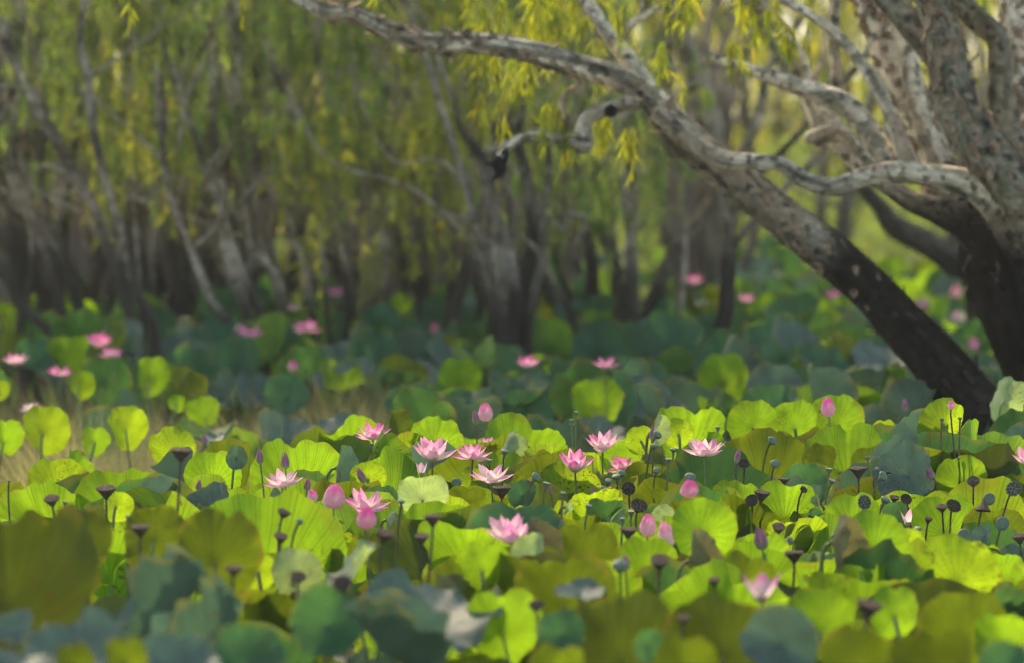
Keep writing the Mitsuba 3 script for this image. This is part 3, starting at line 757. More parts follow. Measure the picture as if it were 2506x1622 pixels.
def lotus_leaf(label, pos, group=None, **kw):
    t = thing('lotus_leaf', label, 'lotus leaf', group)
    b, st = leaf_parts(np.asarray(pos, float), **kw)
    part(t, 'blade', mesh(b, 'lotus_leaf_material'))
    part(t, 'stalk', mesh(st, 'stalk_material'))
    return t


def seen_at(p):
    """Pixels right of and above the middle of the photograph."""
    d = np.asarray(p) - CAM
    w = d @ FWD
    return np.stack([d[..., 0] / w * FPX, d @ UPV / w * FPX], -1)


CELL = 14.0
shown = {}                         # cell of the view -> distance of the nearest surveyed thing that shows there


hard = {}                          # the same for flowers, buds and seed heads, which nothing added later may hide


def reserve(points, D, small=True):
    for a, b in {(int(u // CELL), int(v // CELL)) for u, v in seen_at(points)}:
        shown[a, b] = min(D, shown.get((a, b), 1e9))
        if small:
            hard[a, b] = max(D, hard.get((a, b), 0))


def LF(view, x, y, hw, D, pitch, az, roll, fold, tone, label, top, cup=None, wave=None, spin=0):
    """One surveyed leaf: its middle, half its width and its highest point in survey pixels, its distance, and how it faces."""
    g = np.random.default_rng(int(x * 3 + y * 5) + 1)
    cup = g.uniform(.10, .38) if cup is None else cup
    wave = g.uniform(.06, .115) if wave is None else wave
    if pitch < 80 and abs(az - 180) < 20:
        fold += .10
    narrow = pitch >= 84 and fold >= .5
    if narrow:
        az = 116 if az > 90 else 62
        hw *= 2.1
    if D < 21.5:
        wave *= 1.35
    if D > 31.5 and spin == 0:
        wave *= 1.3
        fold += .22
        pitch -= 8
    seed = int(x * 7 + y * 13) % 9973 + 1
    x0, y0, s = VIEW[view]
    R = hw * px(view, D) / max(.5, math.cos(fold))
    M = leaf_rotation(pitch, az, roll, spin)
    pos = at(view, x, y, D)
    for _ in range(3):
        q = seen_at(leaf_mesh(R, fold, cup, wave, tone, seed, 8, 48)[0] @ M.T + pos)
        if not narrow:
            R *= np.clip(hw * s * 2 / np.ptp(q[:, 0]), .75, 1.3)
        pos[0] += ((x0 + x * s - 1253) - (q[:, 0].max() + q[:, 0].min()) / 2) * D / FPX * .9
        pos[2] += ((811 - y0 - top * s) - q[:, 1].max()) * D / FPX
    q = leaf_mesh(R, fold, cup, wave, tone, seed, 12, 80)[0] @ M.T + pos
    h = seen_at(q)[:, 1]
    reserve(q[h > h.max() - (.62 if D > 21.5 else .85) * np.ptp(h)], D, False)
    lotus_leaf(label, pos, R=R, pitch=pitch, az=az, roll=roll, spin=spin, fold=fold, cup=cup, wave=wave, tone=tone, seed=seed)


LIME, YEL, OLV, DEEP, BLUE, PALE, BRN, SHADE_OLV = range(8)
LEAVES = [
    # --- sunlit belt in focus, survey crop 5
    (5, 430, 765, 400, 27.9, 52, 180, -8, .35, LIME, 'broad lime leaf with scalloped upper edge behind the two tall mauve buds'),
    (5, 830, 545, 330, 28.7, 48, 175, -22, .30, LIME, 'lime leaf with rippled rim sloping up behind the highest open bloom of the middle belt'),
    (5, 1600, 545, 235, 29.2, 60, 185, 18, .30, LIME, 'rounded lime leaf behind the goblet flower, its outer half sloping down'),
    (5, 1300, 500, 95, 29.6, 84, 150, 6, .5, OLV, 'narrow olive folded leaf standing between two lime leaves at the back of the belt'),
    (5, 1200, 745, 165, 27.6, 86, 150, 14, .5, LIME, 'upright half folded lime leaf beside the slim stem of the highest open bloom'),
    (5, 1030, 945, 155, 27.0, 78, 180, 0, .2, YEL, 'glowing yellow round leaf behind a mauve bud and a green seed head'),
    (5, 860, 790, 90, 27.2, 86, 62, 12, .5, BLUE, 'blue grey leaf seen edge on with pale curled rim'),
    (5, 1130, 1150, 185, 26.2, 74, -12, 0, .25, DEEP, 'dark green upright leaf behind the half hidden pink bloom'),
    (5, 1490, 1010, 215, 24.2, 62, 180, -4, .2, PALE, 'soft pale green dome shaped leaf below the goblet flower'),
    (5, 1860, 1040, 160, 26.4, 45, 180, 6, .3, OLV, 'small olive leaf with wavy rim under the star shaped blooms'),
    (5, 1910, 900, 140, 27.4, 70, 180, 0, .25, YEL, 'bright lime leaf showing between two star shaped blooms'),
    # --- survey crop 6
    (6, 420, 485, 320, 28.6, 50, 182, 24, .30, LIME, 'long lime leaf sloping down from the tall closed bud'),
    (6, 335, 580, 105, 28.0, 82, 140, 18, .4, PALE, 'small pale fan shaped leaf tipped up behind the star blooms'),
    (6, 480, 765, 185, 27.6, 64, 180, -10, .3, OLV, 'olive lime leaf with a scalloped edge, left of the big pale and lime leaf'),
    (6, 745, 865, 265, 26.9, 76, 168, 4, .35, YEL, 'big upright leaf, half chalky and half glowing lime, under the small goblet flower'),
    (6, 385, 925, 115, 26.4, 66, 0, -20, .25, DEEP, 'dark leaf behind a drooping green seed head'),
    (6, 950, 1030, 205, 25.8, 58, 180, -8, .25, YEL, 'glowing lime leaf under the pair of green seed heads'),
    (6, 1040, 1095, 165, 25.0, 62, 175, 8, .3, DEEP, 'dark leaf with a lit rim beside the pale fan leaf'),
    (6, 1130, 625, 170, 28.6, 62, 180, 0, .2, LIME, 'lime leaf behind the pale goblet flower'),
    (6, 1285, 535, 110, 28.5, 76, 184, -8, .2, YEL, 'bright yellow lime leaf at the back, left of a pale folded leaf'),
    (6, 1565, 465, 120, 28.4, 80, 186, 10, .2, YEL, 'glowing yellow lime leaf at the back, right of a pale folded leaf'),
    (6, 1450, 500, 55, 28.1, 88, 40, 0, .5, PALE, 'chalky pale leaf seen edge on between two glowing leaves'),
    (6, 1660, 480, 270, 29.2, 46, 180, 0, .35, LIME, 'wide lime leaf with two humps in the back row beneath the leaning trunk'),
    (6, 1720, 735, 205, 27.7, 82, 178, -6, .35, LIME, 'tall lime leaf behind the lone star bloom'),
    (6, 1855, 640, 75, 27.4, 86, 205, 8, .5, LIME, 'pointed lime leaf lobe rising beside the lone star bloom'),
    (6, 1340, 805, 190, 27.9, 62, 180, 4, .35, OLV, 'olive leaf in shade behind the thin stemmed green seed heads'),
    (6, 1470, 945, 110, 26.8, 40, 180, -6, .3, OLV, 'low olive leaf beneath the tall green seed heads'),
    (6, 1960, 995, 165, 26.4, 80, 180, 0, .3, LIME, 'lime leaf with brown freckles behind two brown seed heads'),
    (6, 1770, 940, 55, 26.6, 84, 150, -10, .6, BRN, 'narrow brown streaked folded leaf beside the closed pink bud'),
    (6, 1770, 1190, 250, 22.9, 76, 176, 16, .25, LIME, 'large soft green leaf close by, its round top behind a withered folded leaf'),
    (6, 1430, 1290, 130, 24.1, 70, 180, 10, .2, YEL, 'yellow lime leaf behind the two closed pink buds'),
    (6, 330, 1180, 385, 23.6, 52, -6, 3, .2, DEEP, 'wide blue green leaf spread behind the blurred cup shaped bloom'),
    (6, 880, 1300, 250, 22.4, 58, 180, 0, .35, OLV, 'olive lime leaf with a pale fold in front of the green seed heads'),
    (6, 555, 1270, 95, 22.2, 84, 150, 0, .6, BRN, 'pale brown folded leaf standing behind the blurred cup shaped bloom'),
    (6, 1070, 1100, 95, 25.0, 84, 160, 0, .3, PALE, 'chalky fan shaped leaf left of the two closed pink buds'),
    (6, 1455, 1105, 90, 25.1, 80, 190, -10, .3, PALE, 'chalky fan shaped leaf right of the tilted brown seed head'),
    (6, 430, 1345, 130, 21.6, 52, -20, -20, .3, PALE, 'whitish leaf under the blurred cup shaped bloom'),
    (6, 690, 1560, 360, 20.4, 55, 180, -6, .3, OLV, 'large olive lime leaf in the blurred front rows, left of a big round seed head'),
    (6, 100, 1440, 210, 21.2, 58, 180, 8, .3, LIME, 'green leaf in the blurred front rows under the whitish one'),
    # --- survey crop 7
    (7, 130, 420, 195, 29.3, 72, 180, 0, .3, LIME, 'lime leaf with a shaded fold, first of the row behind the lone pink bud'),
    (7, 430, 455, 185, 29.5, 72, 184, 0, .3, LIME, 'rounded lime leaf, second of the row behind the lone pink bud'),
    (7, 760, 340, 215, 29.7, 74, 178, 0, .25, LIME, 'tall rounded lime leaf right behind the lone pink bud'),
    (7, 825, 580, 325, 28.2, 68, 180, 2, .42, LIME, 'two lobed leaf with brown streaked fold, crossed by the lone magenta bud stem'),
    (7, 1120, 470, 95, 28.9, 70, 180, 0, .2, YEL, 'small bright leaf beside the two lobed streaked leaf'),
    (7, 1380, 430, 225, 27.7, 60, -18, -26, .25, BLUE, 'blue green leaf sloping up to a lime fold near the dark trunk foot'),
    (7, 1545, 410, 175, 27.6, 82, 196, 32, .45, YEL, 'bright lime leaf fold pointing up before the dark trunk foot'),
    (7, 1225, 650, 235, 27.4, 58, -14, -30, .25, BLUE, 'blue green sloping leaf with crimped edge, upper of two'),
    (7, 1265, 765, 235, 26.9, 62, -10, -36, .25, BLUE, 'blue green sloping leaf with a white curled rim, lower of two'),
    (7, 1850, 720, 310, 27.2, 55, 180, -16, .35, SHADE_OLV, 'large shaded olive leaf under the dark trunk foot'),
    (7, 1700, 800, 200, 27.0, 70, 178, -20, .3, LIME, 'lime leaf behind the tilted mauve bud'),
    (7, 2080, 260, 165, 30.5, 84, 152, 20, .4, PALE, 'pale grey green leaf tipped up between the two trunk feet'),
    (7, 2080, 540, 190, 29.2, 40, -10, -30, .25, BLUE, 'blue green leaf with pale crimped rim at the frame edge below the trunk'),
    (7, 520, 850, 185, 27.1, 74, -6, 0, .25, DEEP, 'dark green leaf behind the green seed heads on one brown stem'),
    (7, 365, 1010, 265, 26.1, 72, 180, 6, .38, LIME, 'round lime leaf with fine veins behind the upright brown seed cup'),
    (7, 880, 1085, 230, 25.9, 62, 180, 0, .3, LIME, 'lime leaf behind the seed head that faces the viewer with pale holes'),
    (7, 1200, 1090, 135, 26.1, 70, 0, 0, .25, DEEP, 'dark blue green leaf behind a hanging green seed head'),
    (7, 1570, 1090, 255, 26.1, 72, 180, 0, .3, LIME, 'wide lime leaf behind the shedding white bloom'),
    (7, 1940, 1130, 245, 25.95, 64, 180, 0, .3, OLV, 'mottled grey lime leaf behind the nodding seed head'),
    (7, 345, 1200, 112, 25.5, 50, 180, 0, .2, YEL, 'small yellow leaf under the round lime leaf with fine veins'),
    (7, 480, 1225, 110, 25.2, 66, 165, 10, .5, OLV, 'olive folded leaf beside the small yellow one'),
    (7, 600, 1190, 75, 25.8, 84, 30, 0, .3, DEEP, 'dark upright leaf beside the tall brown stem'),
    (7, 2060, 1395, 155, 25.0, 52, -8, -12, .25, BLUE, 'blue green leaf at the frame edge below the two disc shaped seed heads'),
    (7, 1850, 1265, 75, 25.2, 70, -30, 0, .4, BLUE, 'small bluish cupped leaf with pale rim behind the tall bent brown stem'),
    (7, 1990, 1490, 190, 24.2, 60, 180, 6, .3, LIME, 'lime leaf in the corner crowd under the blue green edge leaf'),
    (7, 1890, 1380, 110, 24.9, 55, 180, 0, .3, LIME, 'olive lime leaf in front of the small bluish cupped leaf'),
    (7, 1000, 700, 130, 27.8, 70, 180, 0, .3, OLV, 'shaded olive leaf behind the yellow fringed seed head'),
    (7, 640, 640, 120, 28.0, 66, 182, 0, .3, OLV, 'shaded lime leaf under the two lobed streaked leaf'),
    (7, 60, 1000, 130, 26.2, 78, 182, 0, .25, LIME, 'lime leaf behind the dark disc of a seed head and its upright neighbour'),
    (7, 2110, 900, 150, 27.0, 66, 180, 0, .3, OLV, 'olive leaf at the frame edge behind the grey green seed disc'),
    # --- survey crop 8, near rows on the right
    (8, 1655, 300, 172, 22.6, 82, 176, 6, .25, LIME, 'large soft green leaf with a withered folded edge, rising under the shedding white bloom'),
    (8, 1540, 300, 60, 22.3, 88, 40, 0, .6, BRN, 'withered pale folded leaf standing on end beside the large soft green one'),
    (8, 1790, 210, 130, 23.4, 60, 180, 14, .2, YEL, 'lime leaf sloping down behind the biggest glowing leaf'),
    (8, 2050, 400, 225, 22.0, 80, 182, 10, .25, YEL, 'biggest glowing lime leaf near the frame corner, its veins fanning from a yellow heart'),
    (8, 1110, 280, 145, 23.4, 66, 180, 6, .25, LIME, 'lime leaf behind the blurred mauve bud'),
    (8, 1400, 390, 85, 23.4, 84, 165, 0, .35, PALE, 'small leaf, half whitish and half lime, beside the blurred brown seed cup'),
    (8, 180, 450, 245, 20.6, 56, 180, -10, .3, OLV, 'large olive lime leaf with dark ring fold in the front rows'),
    (8, 235, 470, 125, 19.7, 12, 0, 0, .15, BLUE, 'blue green leaf lying flat before the large olive lime one'),
    (8, 440, 610, 265, 19.0, 58, 180, -4, .3, SHADE_OLV, 'olive brown leaf in the front rows under the big round seed head'),
    (8, 930, 585, 290, 18.8, 52, 180, 6, .3, SHADE_OLV, 'dark olive leaf with curved lower rim under the two petalled bloom'),
    (8, 1200, 730, 195, 18.0, 80, 8, -30, .5, BLUE, 'dark blue green pointed leaf standing up at the bottom edge'),
    (8, 1390, 640, 175, 20.2, 66, 180, 0, .3, LIME, 'lime leaf behind the dark blue green pointed one'),
    (8, 1570, 765, 190, 17.6, 60, 178, 0, .4, OLV, 'round yellowish leaf at the bottom edge right of the dark blue green pointed one'),
    (8, 1930, 775, 205, 17.3, 58, 180, 4, .4, OLV, 'wide yellowish leaf at the bottom edge below the biggest glowing leaf'),
    (8, 2080, 600, 220, 19.6, 60, 180, 6, .3, OLV, 'olive leaf directly beneath the biggest glowing leaf'),
    (8, 2280, 450, 130, 22.2, 66, 180, 0, .3, LIME, 'lime leaf at the frame edge beside the biggest glowing leaf'),
    (8, 2290, 660, 150, 19.4, 72, 170, 0, .3, LIME, 'lime leaf low at the frame edge behind a bent stalk'),
    (8, 2280, 790, 130, 17.2, 70, -20, 20, .3, DEEP, 'dark green leaf in the bottom corner under the frame edge lime leaf'),
    (8, 1030, 395, 155, 21.8, 58, 180, 8, .3, OLV, 'olive leaf behind the two petalled bloom'),
    (8, 850, 325, 65, 22.0, 86, 150, 0, .6, BRN, 'withered brown folded leaf standing before the large soft green leaf with round top'),
    (8, 140, 640, 120, 18.6, 70, 0, -20, .3, DEEP, 'dark bluish leaf by the bottom edge under the flat blue green one'),
    (8, 570, 740, 80, 17.6, 80, 20, 0, .3, DEEP, 'small dark bluish upright leaf at the bottom edge'),
    (8, 120, 790, 140, 17.0, 60, 180, 0, .4, OLV, 'lime leaf at the bottom edge below the dark bluish one'),
    (8, 750, 760, 160, 17.4, 54, 180, 0, .3, OLV, 'yellow olive leaf low at the bottom edge left of the dark blue green pointed one'),
    (8, 1750, 560, 120, 20.4, 72, 180, 0, .3, LIME, 'lime leaf behind the large brown seed cup in the front rows'),
    (8, 560, 330, 160, 22.6, 62, 180, 0, .3, LIME, 'lime leaf behind the big round seed head'),
    # --- survey crop 4, near rows on the left
    (4, 130, 1080, 330, 19.4, 62, 176, 0, .62, SHADE_OLV, 'huge dark olive leaf with twin humps filling the near corner'),
    (4, 400, 1050, 120, 19.9, 80, 165, 6, .5, SHADE_OLV, 'dark olive upright fold at the inner side of the huge twin humped leaf'),
    (4, 720, 990, 150, 21.2, 78, 180, -4, .3, OLV, 'olive leaf with rounded top behind the grey folded leaves'),
    (4, 1010, 1030, 200, 20.9, 70, 182, 14, .3, OLV, 'wide olive lime leaf sloping down behind the grey folded leaves'),
    (4, 1215, 935, 375, 23.0, 70, 180, 4, .40, LIME, 'large two lobed lime leaf with dark central streaks, in front of the wide open bloom'),
    (4, 740, 1180, 245, 18.9, 6, 12, -42, 1.2, BLUE, 'grey blue folded leaf slanting up, upper of two in the near rows'),
    (4, 880, 1310, 235, 18.4, 10, 14, -46, 1.2, BLUE, 'grey blue folded leaf slanting up, lower of two in the near rows'),
    (4, 340, 1430, 235, 17.2, 40, 0, -12, .4, BLUE, 'round blue green leaf at the bottom edge in the near corner'),
    (4, 820, 1500, 220, 16.8, 36, 0, 6, .4, BLUE, 'wide blue green leaf at the bottom edge below the grey folded leaves'),
    (4, 1140, 1460, 175, 16.6, 40, 10, 8, .4, DEEP, 'dark green rounded leaf at the bottom edge'),
    (4, 345, 1500, 90, 16.3, 66, 180, 0, .3, OLV, 'yellowing leaf at the bottom edge before the round blue green leaf'),
    (4, 580, 1490, 100, 16.2, 66, 180, 0, .3, OLV, 'yellow brown leaf tip at the bottom edge'),
    (4, 545, 870, 70, 24.4, 84, 170, 6, .35, YEL, 'narrow upright lime leaf between the twin humped leaf and the olive one'),
    (4, 700, 760, 120, 25.6, 24, -14, -36, 1.0, BLUE, 'grey leaf with white curled rim behind the narrow upright lime leaf'),
    (4, 265, 690, 140, 26.6, 70, 180, -8, .35, YEL, 'two lobed lime leaf at the edge of the open sedge'),
    (4, 355, 650, 55, 26.8, 84, 205, 6, .5, LIME, 'folded wing of lime leaf standing at the edge of the open sedge'),
    (4, 560, 730, 225, 26.0, 54, 180, 0, .3, LIME, 'low lime leaf with wavy rim under the blurred brown seed cup'),
    (4, 790, 555, 110, 28.2, 72, 180, -36, .3, YEL, 'lime leaf with crimped edge tilting up from the sedge behind the blurred brown seed cup'),
    (4, 975, 650, 135, 27.6, 66, 180, 0, .25, LIME, 'round lime leaf behind the thin mauve bud at the edge of the sedge'),
    (4, 1085, 580, 50, 27.3, 84, 10, 0, .4, BLUE, 'small blue green hanging leaf behind the tall mauve buds'),
    (4, 940, 740, 110, 25.6, 40, -6, -30, .3, BLUE, 'grey green leaf seen edge on below the short mauve bud'),
    (4, 215, 452, 110, 33.0, 80, 172, 4, .3, YEL, 'glowing round lime leaf in the sedge, nearer to the frame edge of the two'),
    (4, 588, 452, 95, 33.0, 84, 178, 2, .3, YEL, 'glowing round lime leaf in the sedge with a pale half, standing alone'),
    (4, 440, 515, 68, 32.6, 78, 180, 0, .2, LIME, 'small lime leaf low in the sedge between the two glowing round ones'),
    (4, 30, 530, 85, 32.0, 70, 180, 10, .2, LIME, 'lime leaf at the frame edge beside the glowing round one'),
    (4, 0, 300, 45, 36.0, 76, 180, 0, .2, YEL, 'lit lime leaf cut by the frame edge above the sedge'),
    (4, 490, 225, 120, 39.0, 80, 178, 0, .25, DEEP, 'round green leaf with lime rim under the pair of far pink blooms'),
    (4, 708, 205, 76, 39.0, 80, 170, 8, .4, LIME, 'leaf with lime face and pale folded side beside the round one with lime rim'),
    (4, 890, 262, 65, 38.2, 78, 180, 10, .3, OLV, 'small olive round leaf behind the open sedge'),
    (4, 380, 272, 58, 38.0, 84, 168, 0, .4, YEL, 'narrow bright lime leaf left of the round one with lime rim'),
    (4, 928, 362, 80, 36.0, 60, 180, -22, .3, LIME, 'pointed lime leaf tilted over the sedge'),
    (4, 810, 335, 40, 36.0, 84, 180, 0, .3, LIME, 'little lime leaf low over the sedge'),
    (4, 975, 452, 112, 33.4, 12, 0, -14, .3, BLUE, 'grey bowl shaped leaf lying over the sedge with a lit rim'),
    (4, 1315, 280, 105, 39.0, 76, 0, 0, .2, DEEP, 'rounded green leaf standing out below a tight pink bud in the shade'),
    (4, 1075, 110, 112, 42.5, 72, 0, 0, .2, DEEP, 'rounded green leaf below the far pink blooms by the dark footed clump'),
    (4, 880, 150, 105, 43.0, 70, 4, 0, .2, DEEP, 'dark blue green leaf beside the split trunk clump'),
    (4, 1530, 445, 125, 34.0, 16, 0, -8, .35, BLUE, 'grey crumpled leaf lying behind the scalloped lime leaf'),
    (4, 1185, 1125, 85, 21.6, 82, 182, 0, .3, YEL, 'bright lime leaf behind the dark seed heads in the near rows'),
    (4, 1530, 1095, 200, 20.6, 8, 0, -36, .3, PALE, 'pale silver wavy leaf seen edge on, slanting up before the blurred closed flower'),
    (4, 60, 1340, 90, 17.6, 50, 0, -20, .3, BLUE, 'blue green leaf at the frame edge under the huge twin humped leaf'),
    (4, 80, 1525, 175, 16.2, 26, 0, 8, .3, BLUE, 'pale blue leaf in the bottom corner'),
    (7, 600, 975, 36, 26.0, 30, -20, -40, .9, PALE, 'whitish curled leaf tip beside the round lime leaf with fine veins'),
    (7, 610, 1160, 60, 25.4, 20, -10, -10, .8, PALE, 'silvery frayed leaf tip beside the olive folded leaf'),
    (6, 1940, 795, 40, 27.2, 20, 0, -24, .8, PALE, 'silvery curled scrap of leaf right of the lone star bloom'),
    (6, 745, 1070, 40, 25.6, 80, 60, 20, .8, PALE, 'pale hanging leaf fold under the twin stems of the small goblet flower'),
    (6, 600, 590, 40, 28.3, 16, 0, 0, .6, PALE, 'small silvery cupped leaf before the long sloping lime leaf'),
    (5, 1240, 1270, 60, 25.4, 70, 60, 30, .9, PALE, 'whitish upright leaf rim behind the half hidden pink bloom'),
    (7, 1835, 550, 50, 28.0, 16, 0, -30, .7, PALE, 'pale curled leaf edge under the black trunk foot'),
    (0, 1000, 1355, 170, 19.6, 12, 0, 4, .15, BLUE, 'blue grey leaf lying flat with a lit far rim in the near rows'),
    (0, 930, 1455, 130, 18.0, 8, 10, 46, 1.25, BLUE, 'blue grey folded leaf slanting down to the bottom edge'),
    (0, 1275, 790, 66, 46.0, 78, 6, 0, .2, LIME, 'green round leaf lit from behind right of the stout split trunk'),
    (0, 1400, 795, 72, 45.0, 74, 0, 0, .2, DEEP, 'dark green round leaf beside the green one near the stout split trunk'),
    (0, 1680, 875, 60, 40.0, 82, 180, 0, .3, LIME, 'tall green leaf at the foot of the thin black stem'),
    (0, 1222, 945, 66, 37.0, 70, 0, 0, .2, DEEP, 'dark green leaf in front of the first far bloom by the split trunk'),
    (0, 1390, 925, 62, 37.5, 76, 178, 0, .3, LIME, 'leaf with a pale fold below the second far bloom'),
    (0, 1070, 875, 52, 40.0, 80, 180, 0, .2, LIME, 'mid green leaf left of the stout split trunk foot'),
    (0, 870, 815, 62, 43.0, 66, 0, 14, .2, DEEP, 'green leaf leaning in shade left of the stout split trunk'),
    (0, 1170, 1420, 90, 19.6, 60, 180, 0, .3, LIME, 'lime leaf behind the little dark seed head in the near rows'),
    (0, 760, 1430, 90, 18.4, 70, 0, 10, .3, DEEP, 'dark green leaf behind the slim brown stalk in the near rows'),
    (0, 690, 1330, 60, 21.4, 80, 170, 0, .3, PALE, 'pale green upright leaf beside the near dark seed head'),
]
# the highest point of each surveyed leaf, in the same order
TOPS = [585, 380, 400, 330, 520, 780, 640, 980, 890, 980, 820, 330, 470, 610, 700, 830, 905, 975, 520, 430, 370, 345, 285, 570, 470, 700, 890, 840, 890, 970, 1150, 1005, 1160, 1120, 1010, 1020, 1235, 1400, 1310, 235, 230, 195, 410, 385, 300, 220, 480, 540, 555, 650, 60, 400, 705, 835, 930, 1000, 945, 1045, 1140, 1160, 1055, 1320, 1185, 1395, 1325, 590, 560, 860, 790, 90, 110, 150, 205, 200, 290, 295, 415, 475, 475, 540, 465, 635, 665, 480, 355, 580, 720, 285, 170, 570, 665, 725, 680, 455, 220, 800, 830, 810, 825, 745, 990, 1110, 1275, 1395, 1355, 1440, 1420, 745, 675, 600, 560, 645, 450, 565, 540, 705, 355, 358, 450, 420, 235, 125, 130, 200, 190, 310, 305, 430, 205, 40, 75, 385, 1035, 970, 1290, 1445, 945, 1130, 765, 1000, 575, 1180, 530, 1320, 1365, 738, 740, 818, 900, 870, 830, 760, 1365, 1350, 1270]
assert len(TOPS) == len(LEAVES), (len(TOPS), len(LEAVES))
FOLDED = {'huge dark olive leaf with twin humps filling the near corner': dict(wave=.17, cup=.3), 'grey blue folded leaf slanting up, upper of two in the near rows': dict(spin=90, cup=.1, wave=.12), 'grey blue folded leaf slanting up, lower of two in the near rows': dict(spin=80, cup=.1, wave=.13),
          'blue grey folded leaf slanting down to the bottom edge': dict(spin=90, cup=.1, wave=.11), 'grey leaf with white curled rim behind the narrow upright lime leaf': dict(spin=90, cup=.1, wave=.11),
          'grey crumpled leaf lying behind the scalloped lime leaf': dict(spin=90, cup=.05, wave=.14), 'dark blue green pointed leaf standing up at the bottom edge': dict(spin=30, cup=.1, wave=.06)}
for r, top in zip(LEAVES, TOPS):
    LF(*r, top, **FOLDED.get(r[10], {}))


# ---------------------------------------------------------------- lotus flowers and buds
def petal_shape(kind, curve, width, nu=11, nv=9):
    """One petal of unit length along +z, its outer face towards +x: a pointed, hollowed spoon."""
    s = np.linspace(0, 1, nu)[:, None]
    t = np.linspace(-1, 1, nv)[None]
    w = width * (np.sin(np.pi * (s * .93 + .035) ** .85) ** .62) * (1 - .2 * s ** 8)
    z = s - .04 * t ** 2 * s
    x = curve * np.sin(np.pi * s * .8) * .5 - .55 * (t * w) ** 2 / width + .10 * np.maximum(0, s - .8) * 2
    P = np.stack([x + 0 * t, w * t, z + 0 * t], -1)
    return P.reshape(-1, 3), grid_faces(nu, nv), np.broadcast_to(np.stack([t + 0 * s, s + 0 * t], -1), (nu, nv, 2)).reshape(-1, 2)


def wrap_shape(rad, phi, point, nu=11, nv=9):
    """One petal wrapped on a closed bud of unit height round the z axis."""
    s = np.linspace(0, 1, nu)[:, None]
    t = np.linspace(-1, 1, nv)[None]
    rho = rad * (np.sin(np.pi * (s * .95 + .03) ** (point + .06)) ** .58) + .004
    f = phi * (np.sin(np.pi * (s * .97 + .02) ** .85) ** .55) * t
    rho = rho * (1 + .07 * t ** 4 * np.sin(np.pi * s)) + .02 * rad * np.cos(np.pi * t) * s
    P = np.stack([rho * np.cos(f), rho * np.sin(f), s - .03 * t ** 2 * s], -1)
    return P.reshape(-1, 3), grid_faces(nu, nv), np.broadcast_to(np.stack([t + 0 * s, s + 0 * t], -1), (nu, nv, 2)).reshape(-1, 2)


PET = {}


def petal(kind, k, bsdf, small=False):
    key = (kind, k, bsdf, small)
    if key not in PET:
        nu, nv = (6, 5) if small else (11, 9)
        m = {'a': lambda: petal_shape('a', .30, .265, nu, nv), 'b': lambda: petal_shape('b', .42, .265, nu, nv), 'c': lambda: petal_shape('c', .22, .22, nu, nv),
             'w': lambda: wrap_shape(.34, .82, .78, nu, nv), 'v': lambda: wrap_shape(.31, .80, .80, nu, nv), 'p': lambda: wrap_shape(.21, .95, .66, nu, nv), 'q': lambda: wrap_shape(.19, .95, .68, nu, nv)}[kind]()
        uv = m[2] + [4.0 * k, 0]
        PET[key] = mikit.ply((m[0], m[1]), bsdf, smooth=True, uv=uv)
    return PET[key]


def revolve(prof, n=16):
    prof = np.asarray(prof, float)
    th = np.linspace(0, 2 * np.pi, n + 1)
    v = np.stack([prof[:, 0:1] * np.cos(th), prof[:, 0:1] * np.sin(th), prof[:, 1:2] + 0 * th], -1)
    return v.reshape(-1, 3), grid_faces(len(prof), n + 1)[:, ::-1], np.stack([np.broadcast_to(th, v.shape[:2]), np.broadcast_to(prof[:, 1:2], v.shape[:2])], -1).reshape(-1, 2)


RECEPT = mesh(revolve([(.0, 0), (.10, .02), (.16, .14), (.20, .24), (.19, .26), (0, .25)]), 'green_pod_material')
_g = np.random.default_rng(3)


def fringe(n, r0, r1, h0, h1, w, seed):
    """A ring of thin strips standing round the receptacle."""
    g = np.random.default_rng(seed)
    a = g.uniform(0, 2 * np.pi, n)
    s = np.array([0, .5, 1.0])[None]
    rr = r0 + (r1 * g.uniform(.6, 1.15, (n, 1)) - r0) * s
    zz = h0 + (h1 * g.uniform(.7, 1.15, (n, 1)) - h0) * s ** (.8)
    c = np.stack([rr * np.cos(a)[:, None], rr * np.sin(a)[:, None], zz], -1)
    d = np.stack([-np.sin(a), np.cos(a), 0 * a], -1)[:, None] * w * np.array([.5, .7, 1.0])[None, :, None]
    V = np.stack([c - d, c + d], 2).reshape(-1, 3)
    k = np.arange(n)[:, None] * 6
    F = np.vstack([k + np.array(f) for f in ([0, 1, 3], [0, 3, 2], [2, 3, 5], [2, 5, 4])])
    return V, F, np.zeros((len(V), 2))


STAMENS = mesh(fringe(70, .12, .34, .02, .30, .010, 4), 'stamen_material', False)
WITHER = mesh(fringe(34, .10, .30, .10, -.22, .020, 5), 'withered_stamen_material', False)
YELFRINGE = mesh(fringe(44, .14, .62, .02, .10, .024, 6), 'stamen_material', False)


def stem_to(t, p0, axis, dx=0.0, dy=0.0, r=.0045, mat='stalk_material'):
    p0 = np.asarray(p0, float)
    part(t, 'stem', mesh(stalk(p0, -np.asarray(axis), (p0[0] + dx, p0[1] + dy, 0), r, 7), mat))


